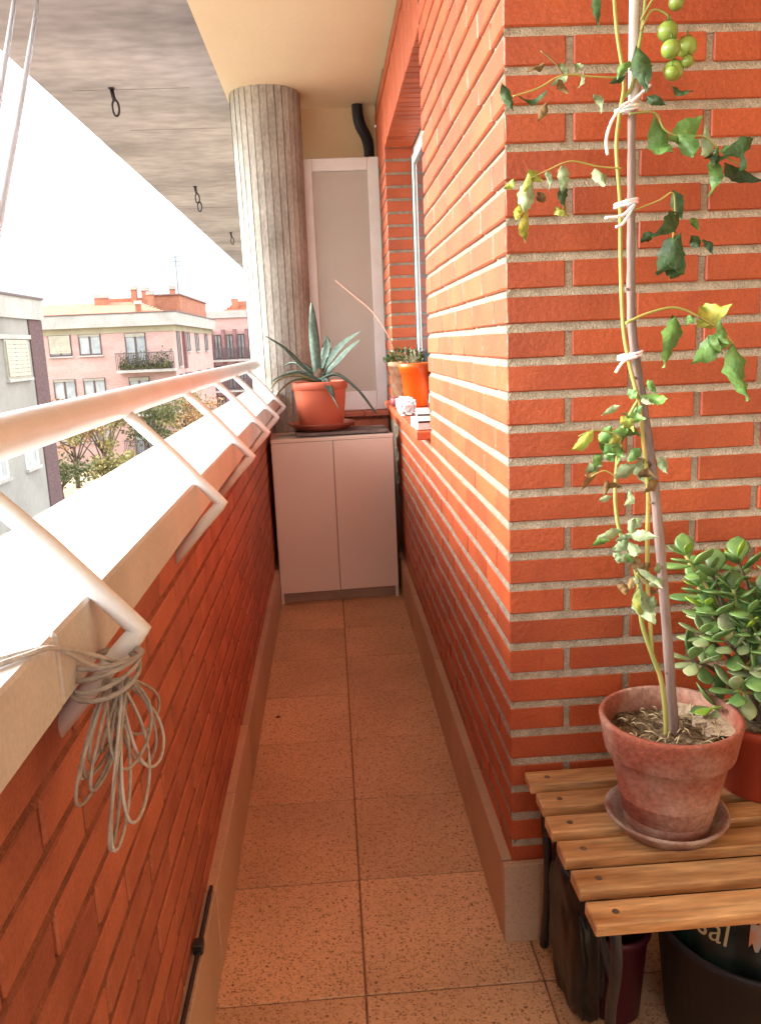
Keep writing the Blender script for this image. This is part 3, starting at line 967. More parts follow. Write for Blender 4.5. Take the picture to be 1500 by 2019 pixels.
# ================================================================== BENCH AND POTS ON THE RIGHT
ZT = .43
bn = thing('slatted_bench', 'low bench of orange pine slats on black iron legs', 'bench', (0, 0, 0))
me_scr = MB().lathe([(.0062, 0), (.0060, .0006), (.0035, .0009), (.001, .0003)], n=12).mesh('screw', 'bark')
for i, (ya, yb) in enumerate(((1.114, 1.172), (1.199, 1.255), (1.284, 1.341), (1.370, 1.424), (1.453, 1.508), (1.538, 1.592))):
    me = MB().box(-.45, .45, -(yb - ya) / 2, (yb - ya) / 2, -.022, 0, .0022, .0004).mesh('slat', 'wood')
    s_ = place('slat', me, bn, (.374 + .45 + random.uniform(-.002, .002), (ya + yb) / 2, ZT + random.uniform(-.0005, .0005)), (0, 0, random.uniform(-.002, .002)))
    place('screw', me_scr, s_, (-.408, .0, 0))
for x in (.412, 1.22):
    m = MB()
    m.box(x - .012, x + .012, 1.125, 1.58, ZT - .030, ZT - .0235)
    m.build('slat_bearer', 'iron', bn)
    m = MB()
    m.tube(smooth_path([(x, 1.135, ZT - .03), (x, 1.125, ZT - .09), (x, 1.15, .22), (x, 1.135, .10), (x, 1.105, .003)], 6), .010, 8)
    m.build('leg', 'iron', bn)
    m = MB()
    m.tube(smooth_path([(x, 1.56, ZT - .03), (x, 1.57, ZT - .09), (x, 1.545, .22), (x, 1.56, .10), (x, 1.585, .003)], 6), .010, 8)
    m.build('leg', 'iron', bn)
    m = MB()
    m.tube(smooth_path([(x, 1.137, .30), (x, 1.24, .355), (x, 1.35, .37), (x, 1.46, .355), (x, 1.556, .30)], 6), .007, 8)
    m.build('brace', 'iron', bn)

# ---- terracotta pot with the tomato plant
TX, TY = .590, 1.365
sc_ = thing('terracotta_saucer', 'lime stained clay saucer under the tomato pot', 'saucer', (TX, TY, ZT + .0008))
MB().lathe([(.070, 0), (.088, .003), (.111, .030), (.113, .034), (.108, .036), (.101, .031), (.084, .012), (.02, .010)], n=44, wob=.004).build('dish', 'saucer', sc_)
tp = thing('terracotta_pot', 'weathered terracotta flower pot with a tomato plant on the slatted bench', 'plant pot', (TX + .002, TY, ZT + .0118))
MB().lathe([(.076, .001), (.078, .004), (.089, .060), (.0905, .062), (.0895, .064), (.1055, .138), (.1085, .141), (.1080, .144), (.1135, .146), (.1165, .150), (.126, .203), (.128, .212), (.125, .217), (.117, .215), (.113, .19), (.105, .15)], n=52, close=False, wob=.004).add(
    [(0, 0, .002)] + [(.078 * math.cos(2 * math.pi * j / 52), .078 * math.sin(2 * math.pi * j / 52), .001) for j in range(52)], [(0, 1 + (j + 1) % 52, 1 + j) for j in range(52)]).build('pot_body', 'terra', tp)
MB().lathe([(.0785, .0035), (.0815, .018), (.0832, .026)], n=52, close=False, wob=.004).build('lime_stain', 'terra_w', tp)
mb = MB()
nr, na = 9, 40
mb.v.append((0, 0, .178))
for i in range(1, nr + 1):
    for j in range(na):
        t = 2 * math.pi * j / na
        rr = .1125 * i / nr
        x, y = rr * math.cos(t), rr * math.sin(t)
        mb.v.append((x, y, .176 + .010 * noise.noise(Vector((x * 28, y * 28, 1.3))) + .006 * noise.noise(Vector((x * 70, y * 70, 4)))))
for j in range(na):
    mb.f.append((0, 1 + j, 1 + (j + 1) % na))
    for i in range(nr - 1):
        a = 1 + i * na
        mb.f.append((a + j, a + na + j, a + na + (j + 1) % na, a + (j + 1) % na))
mb.s = [False] * len(mb.f)
mb.build('soil', 'soil', tp)
mb = MB()
for i in range(10):
    for j in range(3):
        pass
cr_ = []
for i in range(13):
    t = -0.5 + 1.7 * i / 12
    cr_.append((t, .070 + .012 * math.sin(i * 1.7), .113))
vs0 = []
for t, r0, r1 in cr_:
    vs0 += [(r0 * math.cos(t), r0 * math.sin(t), .182 + .004 * math.sin(t * 9)), (r1 * math.cos(t), r1 * math.sin(t), .190)]
    vs0 += [(r0 * math.cos(t), r0 * math.sin(t), .165), (r1 * math.cos(t), r1 * math.sin(t), .165)]
fs0 = []
for i in range(12):
    a, b = 4 * i, 4 * i + 4
    fs0 += [(a, a + 1, b + 1, b), (a, b, b + 2, a + 2)]
mb.add(vs0, fs0)
mb.build('soil_crust', 'sand', tp)
rng = random.Random(3)
for i in range(60):
    a, rr = rng.uniform(0, 6.283), .10 * math.sqrt(rng.random())
    c = Vector((rr * math.cos(a), rr * math.sin(a), .186))
    d = Vector((rng.uniform(-1, 1), rng.uniform(-1, 1), rng.uniform(0, .5))).normalized() * rng.uniform(.010, .028)
    MB().tube([c, c + d * .5 + Vector((0, 0, .004)), c + d], [.0012, .0016, .0008], 4).build('straw', 'straw', tp)

STAKE = [(0.603, 1.369, 0.612), (0.601, 1.370, 0.632), (0.585, 1.386, 0.855), (0.566, 1.403, 1.078), (0.546, 1.414, 1.222), (0.528, 1.425, 1.354), (0.527, 1.435, 1.482), (0.529, 1.446, 1.607), (0.531, 1.456, 1.730), (0.537, 1.470, 1.890), (0.540, 1.478, 1.976)]
st = thing('plant_stake', 'long grey brown stick supporting the tomato plant', 'stake', STAKE[0])
S0 = Vector(STAKE[0])
loc = [Vector(p) - S0 for p in STAKE]
pth = smooth_path(loc[:9], 6)
MB().tube(pth, [(.0098 - .0035 * i / len(pth)) * (1 + .06 * math.sin(i * 2.1)) for i in range(len(pth))], 9).build('stick', 'stake', st)
for i in (9, 17, 26, 33, 40):
    p = pth[i]
    MB().tube([p, p + Vector((-.011, -.004, .006))], [.004, .002], 6).build('knot', 'stake', st)
MB().tube(smooth_path([loc[8] + Vector((.001, -.003, -.01)), loc[9], loc[10]], 5), .0085, 9).build('upper_stick', 'stakew', st)
TIES = [
    [(0.519, 1.434, 1.724), (0.506, 1.433, 1.717), (0.488, 1.431, 1.693), (0.479, 1.429, 1.665), (0.481, 1.427, 1.641)],
    [(0.519, 1.434, 1.721), (0.538, 1.435, 1.736), (0.555, 1.436, 1.750)],
    [(0.524, 1.420, 1.559), (0.504, 1.418, 1.543), (0.475, 1.418, 1.540)],
    [(0.526, 1.420, 1.560), (0.506, 1.417, 1.530), (0.493, 1.417, 1.525)],
    [(0.528, 1.399, 1.308), (0.505, 1.398, 1.302), (0.490, 1.397, 1.283)]]
for t in TIES:
    MB().tube([Vector(p) - S0 for p in smooth_path(t, 4)], .0026, 6).build('string_tie', 'cordw', st)
for zc, rr in ((1.722, .013), (1.556, .013), (1.306, .014)):
    i = min(range(len(pth)), key=lambda q_: abs(pth[q_].z + S0.z - zc))
    c = pth[i] + Vector((-.010, -.003, 0))
    for dz in (-.003, .002):
        ring = [c + Vector((1.5 * rr * math.cos(2 * math.pi * a / 14), rr * math.sin(2 * math.pi * a / 14), dz + .004 * math.cos(2 * math.pi * a / 14))) for a in range(14)]
        MB().tube(ring, .0024, 6, closed=True).build('string_tie', 'cordw', st)

tm = thing('tomato_plant', 'straggly tomato plant with withering leaves and green fruit tied to the stake', 'tomato plant', (TX, TY, ZT + .19))
O = Vector((TX, TY, ZT + .19))
STEMS = {
 'A': ([(0.582,1.360,0.603), (0.582,1.360,0.643), (0.574,1.366,0.721), (0.556,1.370,0.775), (0.537,1.374,0.837), (0.532,1.380,0.908), (0.516,1.384,0.964), (0.499,1.387,1.002), (0.491,1.391,1.057), (0.494,1.396,1.119), (0.501,1.400,1.172), (0.527,1.404,1.224), (0.543,1.405,1.241)], .0050, .0026, 'stemg', 'main_stem'),
 'B': ([(0.556,1.370,0.775), (0.552,1.376,0.85), (0.548,1.380,0.912), (0.549,1.387,1.008), (0.550,1.393,1.081), (0.541,1.400,1.170), (0.534,1.405,1.232), (0.518,1.410,1.298), (0.508,1.415,1.363), (0.505,1.424,1.465), (0.505,1.432,1.565), (0.500,1.440,1.655), (0.507,1.445,1.712), (0.514,1.449,1.760), (0.503,1.456,1.840), (0.497,1.464,1.934)], .0042, .0030, 'stem', 'side_stem'),
 'C': ([(0.514,1.449,1.735), (0.528,1.448,1.752), (0.539,1.453,1.807), (0.549,1.458,1.862), (0.555,1.463,1.925)], .0036, .003, 'stemg', 'side_stem'),
 'petA': ([(0.509,1.405,1.365), (0.547,1.407,1.380), (0.596,1.408,1.388), (0.640,1.406,1.370), (0.681,1.404,1.343), (0.699,1.402,1.321)], .0026, .0015, 'stem', 'leaf_stalk'),
 'petB': ([(0.506,1.427,1.619), (0.466,1.427,1.623), (0.419,1.428,1.633), (0.380,1.427,1.620), (0.344,1.425,1.605)], .0016, .0010, 'stem', 'leaf_stalk'),
 'petC': ([(0.508,1.439,1.762), (0.460,1.439,1.765), (0.409,1.440,1.769), (0.366,1.438,1.749), (0.324,1.437,1.738)], .0016, .0014, 'stem', 'leaf_stalk'),
 'petD': ([(0.409,1.440,1.769), (0.397,1.441,1.787), (0.372,1.443,1.808)], .0014, .0014, 'lf_b', 'leaf_stalk'),
 'petE': ([(0.519,1.434,1.705), (0.562,1.434,1.706), (0.579,1.432,1.679), (0.610,1.431,1.666), (0.649,1.431,1.665), (0.684,1.428,1.632), (0.719,1.427,1.614)], .0020, .0013, 'stemg', 'leaf_stalk'),
 'petF': ([(0.526,1.421,1.551), (0.570,1.422,1.566), (0.592,1.423,1.577), (0.596,1.421,1.544), (0.592,1.417,1.503)], .0014, .0013, 'stem', 'leaf_stalk'),
 'petG': ([(0.497,1.390,1.174), (0.473,1.391,1.183), (0.446,1.391,1.185), (0.424,1.390,1.177)], .0016, .0010, 'stemg', 'leaf_stalk'),
 'petH': ([(0.490,1.384,1.103), (0.468,1.385,1.115), (0.445,1.384,1.106)], .0016, .0010, 'stem', 'leaf_stalk'),
 'petI': ([(0.525,1.371,0.930), (0.544,1.370,0.910), (0.567,1.369,0.899)], .0018, .0012, 'stemg', 'leaf_stalk'),
 'petT': ([(0.540,1.446,1.835), (0.559,1.449,1.866), (0.585,1.448,1.858), (0.598,1.446,1.834), (0.602,1.443,1.803)], .0020, .0016, 'stemg', 'fruit_stalk'),
 'petT2': ([(0.540,1.447,1.851), (0.572,1.451,1.897), (0.598,1.452,1.901)], .0020, .0016, 'stemg', 'fruit_stalk'),
}
for pts, ra, rb, m, nm in STEMS.values():
    pth2 = smooth_path([Vector(p) - O for p in pts], 5)
    MB().tube(pth2, [ra + (rb - ra) * i / (len(pth2) - 1) for i in range(len(pth2))], 7).build(nm, m, tm)
LEAVES = [((0.464,1.452,1.903),(0.459,1.42,1.844),0.014,'d'), ((0.562,1.434,1.701),(0.572,1.394,1.643),0.031,'g'), ((0.645,1.434,1.702),(0.589,1.413,1.664),0.031,'g'), ((0.597,1.432,1.673),(0.61,1.396,1.635),0.027,'g'), ((0.649,1.433,1.681),(0.645,1.391,1.637),0.018,'p'), ((0.73,1.431,1.659),(0.671,1.41,1.627),0.027,'d'), ((0.662,1.428,1.632),(0.662,1.437,1.581),0.023,'g'), ((0.684,1.428,1.624),(0.749,1.432,1.598),0.023,'d'), ((0.592,1.424,1.581),(0.607,1.424,1.54),0.020,'d'), ((0.605,1.421,1.544),(0.554,1.389,1.509),0.032,'d'), ((0.605,1.418,1.511),(0.565,1.403,1.453),0.041,'d'), ((0.6,1.416,1.494),(0.578,1.387,1.443),0.027,'d'), ((0.533,1.444,1.812),(0.534,1.407,1.743),0.031,'d'), ((0.542,1.441,1.78),(0.536,1.402,1.738),0.022,'d'), ((0.459,1.427,1.622),(0.465,1.396,1.592),0.020,'p'), ((0.408,1.427,1.628),(0.407,1.437,1.589),0.018,'p'), ((0.41,1.425,1.599),(0.409,1.43,1.566),0.016,'d'), ((0.379,1.427,1.62),(0.383,1.431,1.595),0.011,'p'), ((0.352,1.425,1.605),(0.337,1.427,1.558),0.027,'p'), ((0.344,1.421,1.561),(0.334,1.387,1.512),0.016,'y'), ((0.332,1.422,1.569),(0.32,1.397,1.542),0.014,'y'), ((0.306,1.438,1.758),(0.321,1.431,1.719),0.016,'d'), ((0.383,1.437,1.744),(0.341,1.439,1.738),0.011,'d'), ((0.418,1.44,1.775),(0.394,1.448,1.759),0.013,'p'), ((0.443,1.44,1.771),(0.438,1.449,1.754),0.009,'p'), ((0.594,1.406,1.372),(0.56,1.363,1.3),0.029,'g'), ((0.636,1.406,1.371),(0.684,1.402,1.386),0.040,'y'), ((0.681,1.404,1.343),(0.632,1.399,1.3),0.034,'g'), ((0.685,1.404,1.343),(0.662,1.39,1.314),0.027,'g'), ((0.694,1.402,1.321),(0.702,1.364,1.24),0.036,'g'), ((0.591,1.407,1.377),(0.599,1.39,1.342),0.013,'d'), ((0.534,1.395,1.242),(0.56,1.358,1.238),0.016,'g'), ((0.528,1.395,1.238),(0.52,1.41,1.25),0.016,'g'), ((0.537,1.394,1.224),(0.509,1.403,1.212),0.014,'g'), ((0.482,1.391,1.192),(0.461,1.38,1.168),0.022,'g'), ((0.451,1.391,1.189),(0.409,1.364,1.163),0.020,'y'), ((0.5,1.39,1.178),(0.538,1.402,1.168),0.025,'g'), ((0.494,1.39,1.169),(0.47,1.38,1.149),0.022,'g'), ((0.514,1.391,1.182),(0.481,1.401,1.178),0.014,'g'), ((0.533,1.387,1.132),(0.557,1.392,1.085),0.029,'p'), ((0.527,1.386,1.124),(0.489,1.373,1.105),0.022,'p'), ((0.459,1.385,1.116),(0.426,1.366,1.09),0.011,'b'), ((0.477,1.384,1.099),(0.465,1.376,1.074),0.009,'b'), ((0.501,1.377,1.008),(0.456,1.36,1.003),0.016,'p'), ((0.512,1.376,0.999),(0.543,1.344,1.002),0.018,'p'), ((0.517,1.376,0.994),(0.511,1.355,1.031),0.014,'p'), ((0.507,1.376,0.99),(0.491,1.381,0.971),0.018,'p'), ((0.512,1.375,0.985),(0.511,1.334,0.973),0.018,'p'), ((0.532,1.37,0.911),(0.537,1.325,0.859),0.032,'p'), ((0.512,1.373,0.962),(0.537,1.366,0.921),0.018,'b'), ((0.525,1.372,0.939),(0.557,1.344,0.912),0.011,'p'), ((0.525,1.37,0.911),(0.533,1.355,0.854),0.014,'y')]
rng = random.Random(8)


def tomato_leaf(a, b, w, m, parent):
    """a notched, folded and curling leaflet between its base and its tip"""
    a, b = Vector(a) - O, Vector(b) - O
    d = b - a
    ln = d.length * 1.18
    tw = rng.uniform(-1.3, 1.3)
    d.normalize()
    view = Vector((.4, 1, -.1)).normalized()
    side = d.cross(view).normalized()
    side = Matrix.Rotation(rng.uniform(-.55, .55), 3, d) @ side
    nor = side.cross(d).normalized()
    n_ = 11
    curl = rng.uniform(-.7, 1.2) * .28
    fold = rng.uniform(.3, 1.15)
    prof = [0.05, .42, .80, .78, 1.0, .80, .78, .52, .44, .18, 0.0]
    prof2 = [0.05, .36, .68, .92, .80, .96, .66, .62, .34, .18, 0.0]
    mb_ = MB()
    wav = rng.uniform(0, 6)
    for i in range(n_):
        t = i / (n_ - 1)
        c = a + d * ln * t + nor * (curl * ln * math.sin(math.pi * t) + ln * .05 * math.sin(t * 7 + wav))
        q3 = Matrix.Rotation(tw * (t - .3), 3, d)
        side_, nor_ = q3 @ side, q3 @ nor
        for s_, p in ((-1, prof), (-.5, prof), (0, None), (.5, prof2), (1, prof2)):
            ww = 0 if p is None else p[i] * w * .62 * s_
            zz = abs(s_) * fold * w * .45 * (prof[i]) + (.12 * w * math.sin(5 * t * 3.1 + s_ * 2 + wav) if s_ else 0)
            mb_.v.append(tuple(c + side_ * ww + nor_ * zz))
    for i in range(n_ - 1):
        for j in range(4):
            mb_.f.append((i * 5 + j, i * 5 + j + 1, (i + 1) * 5 + j + 1, (i + 1) * 5 + j))
            mb_.s.append(True)
    return mb_.build('leaf', m, parent)


for ax, ay, az, cnt, tones in ((.50, 1.39, 1.175, 9, 'gggy'), (.535, 1.39, 1.235, 6, 'ggp'), (.505, 1.38, 1.00, 10, 'ppg'), (.54, 1.39, 1.11, 6, 'pgb'), (.53, 1.372, .925, 8, 'ppb'),
                              (.475, 1.385, 1.10, 5, 'bpb'), (.60, 1.41, 1.50, 5, 'ddg'), (.66, 1.425, 1.64, 5, 'dgp'), (.36, 1.42, 1.59, 6, 'pby'), (.41, 1.435, 1.755, 6, 'bpb'), (.66, 1.40, 1.34, 5, 'gyg'), (.54, 1.43, 1.76, 4, 'ddg')):
    for q_ in range(cnt):
        a0 = Vector((ax + rng.uniform(-.045, .045), ay + rng.uniform(-.02, .02), az + rng.uniform(-.04, .04)))
        ln_ = rng.uniform(.018, .040)
        an = rng.uniform(0, 6.283)
        LEAVES.append((tuple(a0), tuple(a0 + Vector((math.cos(an) * ln_ * .8, rng.uniform(-.5, .2) * ln_, -abs(math.sin(an)) * ln_ * .9))), rng.uniform(.010, .018), rng.choice(tones)))
for a, b, w, c in LEAVES:
    tomato_leaf(a, b, w * 1.0, 'lf_' + c, tm)
for (x, y, z), r in [((0.6,1.45,1.877),0.0125), ((0.585,1.446,1.833),0.0165), ((0.582,1.423,1.799),0.0155), ((0.621,1.453,1.811),0.0170), ((0.595,1.441,1.772),0.0165), ((0.612,1.426,1.781),0.0100), ((0.580,1.412,1.760),0.0110)]:
    m = MB().lathe([(r * math.sin(math.pi * i / 14) + .0001, -r * .97 * math.cos(math.pi * i / 14)) for i in range(15)], n=20)
    fo = m.build('tomato', 'tom', tm)
    fo.location = Vector((x, y, z)) - O
    m = MB()
    for i in range(5):
        t = i * 1.257 + .3
        d = Vector((math.cos(t), math.sin(t), 0))
        e = Vector((-d.y, d.x, 0))
        m.add([Vector((0, 0, r)), d * r * .35 + e * r * .13 + Vector((0, 0, r * .98)), d * r * .75 + Vector((0, 0, r * .80)), d * r * .35 - e * r * .13 + Vector((0, 0, r * .98))], [(0, 1, 2, 3)])
    m.tube([(0, 0, r * .9), (.001, 0, r * 1.5)], .0014, 5)
    m.build('calyx', 'lf_g', fo)

# ---- jade plant in its pot behind
JX, JY = .832, 1.478
jp = thing('red_pot', 'dark red plastic pot with the jade plant at the right edge', 'plant pot', (JX, JY, ZT + .0008))
MB().lathe([(.075, .001), (.078, .004), (.098, .135), (.104, .137), (.108, .158), (.104, .160), (.098, .15), (.01, .140)], n=40).build('pot_body', 'redpot', jp)
MB().lathe([(.097, .145), (.05, .150), (.005, .152)], n=28, close=False).build('soil', 'soil', jp)
jd = thing('jade_plant', 'bushy jade plant with thick oval green leaves at the right edge', 'jade plant', (JX, JY, ZT + .14))


def jade_mesh(m, L_, W_):
    mb_ = MB()
    nn, k = 9, 10
    for i in range(nn):
        t = i / (nn - 1)
        ww = W_ * .5 * max(.10, math.sin(math.pi * (t ** 1.25) * .985 + .02) ** .75) * (0.55 + .45 * t if t < .4 else .73 + .27 * math.sin((t - .4) * 2.6))
        th = .0042 * math.sin(math.pi * min(max(t, .05), .96)) + .0008
        y = L_ * t
        z = .12 * L_ * t * t * 1.2
        for j in range(k):
            a = 2 * math.pi * j / k
            mb_.v.append((ww * math.cos(a), y, z + th * math.sin(a) + .06 * abs(math.cos(a)) * ww))
    for i in range(nn - 1):
        for j in range(k):
            mb_.f.append((i * k + j, i * k + (j + 1) % k, (i + 1) * k + (j + 1) % k, (i + 1) * k + j))
            mb_.s.append(True)
    mb_.f.append(tuple(reversed(range(k))))
    mb_.f.append(tuple((nn - 1) * k + j for j in range(k)))
    mb_.s += [True, True]
    return mb_.mesh('leaf', m)


JM = {'j': jade_mesh('jade', .060, .047), 'p': jade_mesh('jade_p', .062, .040), 'y': jade_mesh('jade_y', .052, .042)}
rng = random.Random(21)
tips = [(-.10, -.05, .30), (-.02, -.07, .345), (-.16, -.06, .22), (-.155, -.02, .30), (.04, -.08, .255), (-.09, -.085, .235),
        (-.185, -.03, .365), (-.06, .02, .34), (-.145, -.04, .265), (-.045, -.06, .285), (-.120, -.07, .205), (.03, -.05, .33), (-.06, -.09, .20), (-.175, -.05, .165), (.01, -.10, .235),
        (-.11, -.09, .115), (-.03, -.11, .145), (.05, -.10, .18), (-.01, -.11, .065), (.045, -.09, .10), (-.13, -.02, .33), (.08, -.04, .27), (.09, .02, .20), (-.10, .03, .24), (-.075, -.06, .25), (.02, .03, .28), (-.02, -.03, .25), (-.14, -.075, .075), (.10, -.09, .24), (.12, -.08, .13),
        (.06, -.07, .30), (.02, -.09, .29), (-.02, -.095, .22), (.035, -.115, .14), (-.075, -.10, .155), (.07, -.11, .07)]
for ti, tpz in enumerate(tips):
    tip = Vector(tpz)
    base = Vector((rng.uniform(-.03, .03), rng.uniform(-.03, .03), .005))
    mid = base.lerp(tip, .5) + Vector((rng.uniform(-.02, .02), rng.uniform(-.02, .02), .02))
    pth2 = smooth_path([base, mid, tip], 5)
    MB().tube(pth2, [.006 - .003 * i / len(pth2) for i in range(len(pth2))], 6).build('branch', 'bark' if ti % 3 else 'stemg', jd)
    axis = (tip - mid).normalized()
    u = axis.cross(Vector((.3, .5, .2))).normalized()
    pale = tip.z < .24
    for q_ in range(8):
        lev = q_ // 2
        c = tip - axis * .013 * lev
        ang = rng.uniform(-.3, .3) + (q_ % 2) * math.pi + lev * math.pi / 2
        d = Matrix.Rotation(ang, 3, axis) @ u
        tilt = .95 - .28 * lev
        d = (d + axis * tilt).normalized()
        key = 'p' if (pale and rng.random() < .6) else ('y' if (lev == 0 and rng.random() < .35) else 'j')
        rot = d.to_track_quat('Y', 'Z').to_euler()
        s_ = rng.uniform(.7, 1.12) * (.72 if lev == 0 else 1)
        place('leaf', JM[key], jd, c, rot, (s_, s_, s_))

# ---- things stored under the bench
tb = thing('dark_tub', 'round dark grey plastic tub under the bench', 'tub', (.765, 1.335, 0))
MB().lathe([(.155, .002), (.165, .008), (.187, .235), (.196, .237), (.198, .250), (.192, .253), (.183, .237), (.160, .02), (.02, .012)], n=52).build('tub_body', 'tub', tb)
MG = thing('magenta_basin', 'dark magenta plastic basin in the shade under the bench', 'basin', (.510, 1.40, 0))
MB().lathe([(.045, .001), (.048, .004), (.062, .185), (.068, .188), (.068, .200), (.062, .200), (.056, .18), (.04, .02)], n=32).build('basin_body', 'magenta', MG)
sk = thing('compost_sack', 'shiny dark green compost sack with gold lettering in the tub', 'sack', (.765, 1.335, .06))
bm = bmesh.new()
bmesh.ops.create_uvsphere(bm, u_segments=64, v_segments=40, radius=1)
for w in bm.verts:
    t = math.atan2(w.co.y, w.co.x)
    hz = math.hypot(w.co.x, w.co.y) ** .5
    rr = (.168 + .006 * math.sin(9 * t + 3 * w.co.z)) * hz * (1 - .18 * max(w.co.z, 0))
    cz = math.copysign(abs(w.co.z) ** .8, w.co.z)
    nz = noise.noise(w.co * 4.0) * .012 + noise.noise(w.co * 9.0) * .006
    w.co = Vector(((rr + nz) * math.cos(t), (rr + nz) * math.sin(t), .160 + cz * .165 + nz * .3))
me = bpy.data.meshes.new('sack_body')
bm.to_mesh(me)
bm.free()
me.materials.append(MT['sack'])
for pg in me.polygons:
    pg.use_smooth = True
place('sack_body', me, sk, (0, 0, 0))


def sack_point(t, z):
    """a point just outside the sack's side, at angle t and height z above its base"""
    k_ = max(0.0, min(1.0, abs((z - .16) / .165)))
    cz = k_ ** (1 / .8)
    r_ = .168 * (1 - cz * cz) ** .25 * (1 - .18 * cz) + .0165
    return Vector((r_ * math.cos(t), r_ * math.sin(t), z))


tc_ = bpy.data.curves.new('lettering', 'FONT')
tc_.body = 'sal'
tc_.size = .058
tc_.align_x = 'CENTER'
tc_.resolution_u = 3
tmp = bpy.data.objects.new('lettering_tmp', tc_)
COL.objects.link(tmp)
bpy.context.view_layer.update()
dg = bpy.context.evaluated_depsgraph_get()
me_t = bpy.data.meshes.new_from_object(tmp.evaluated_get(dg))
bpy.data.objects.remove(tmp, do_unlink=True)
me_t.materials.clear()
me_t.materials.append(MT['print'])
for w in me_t.vertices:                      # wrap the print round the sack
    w.co = sack_point(R(215) + w.co.x / .165, .222 + w.co.y)
place('lettering', me_t, sk, (0, 0, 0))
for nm, m, t0, t1, z0, z1 in (('flower_print', 'prints', 236, 250, .235, .275), ('band_print', 'printt', 252, 292, .20, .28)):
    mb = MB()
    for i in range(9):
        for j in range(5):
            e = .008 * math.sin(i * 1.9) * (1 if j in (0, 4) else 0)
            mb.v.append(tuple(sack_point(R(t0 + (t1 - t0) * i / 8), z0 + (z1 - z0) * j / 4 + e)))
    for i in range(8):
        for j in range(4):
            mb.f.append((i * 5 + j, i * 5 + j + 1, i * 5 + j + 6, i * 5 + j + 5))
            mb.s.append(True)
    mb.build(nm, m, sk)
o = lumpy('bin_bag', 'bin', (.040, .115, .185), amp=.20, freq=1.5, seed=4.4, sub=5, power=.8)
for pg in o.data.polygons:
    pg.use_smooth = True
o.location = (.440, 1.44, .001)
tag(o, 'crumpled black plastic bag behind the bench leg beside the wall', 'plastic bag')

# ================================================================== OUTSIDE
G = -5.5
ground = struct(MB().box(-1500, 1500, -900, 3000, G - 1, G).build('ground', 'earth'))
road = struct(MB().box(-9.2, -3.6, -60, 200, G + .003, G + .012).build('road', 'asphalt'))
pvm = struct(MB().box(-3.6, -.6, -60, 200, G - .2, G + .12).build('pavement', 'pave'))
struct(MB().box(-11.4, -9.2, -60, 46, G - .2, G + .121).build('pavement', 'pave'))


def win_on(parent, x0, x1, z0, z1, y, shutter=0.0, door=False, nrm='y', name='window'):
    """a window set in a wall that faces -y (nrm y) or +x (nrm x); every opening is a part, its panes sub-parts"""
    def bx_(mb_, a0, a1, d0, d1, c0, c1):
        if nrm == 'y':
            mb_.box(a0, a1, y + d0, y + d1, c0, c1)
        else:
            mb_.box(y - d1, y - d0, a0, a1, c0, c1)
        return mb_
    fr = MB()
    bx_(fr, x0, x0 + .07, -.05, .02, z0, z1)
    bx_(fr, x1 - .07, x1, -.05, .02, z0, z1)
    bx_(fr, x0 + .07, x1 - .07, -.05, .02, z1 - .08, z1)
    bx_(fr, x0 + .07, x1 - .07, -.05, .02, z0, z0 + .09)
    xm = (x0 + x1) / 2
    bx_(fr, xm - .06, xm + .06, -.045, .02, z0 + .09, z1 - .08)
    w_ = fr.build(name, 'frame_d', parent)
    for a0, a1 in ((x0 + .07, xm - .06), (xm + .06, x1 - .07)):
        bx_(MB(), a0, a1, -.015, .015, z0 + .09, z1 - .08).build('pane', 'curtain', w_)
    if shutter > 0:
        zs = z1 - (z1 - z0) * shutter
        n_ = max(3, int((z1 - zs) / .12))
        sh = MB()
        for i in range(n_):
            za = zs + (z1 - .02 - zs) * i / n_
            bx_(sh, x0 + .05, x1 - .05, -.09, -.06, za, za + (z1 - .02 - zs) / n_ - .012)
        sh.build('shutter', 'shut', w_)
    bx_(MB(), x0 - .08, x1 + .08, -.12, .0, z0 - .09, z0 - .002).build('window_sill', 'band', w_)
    return w_


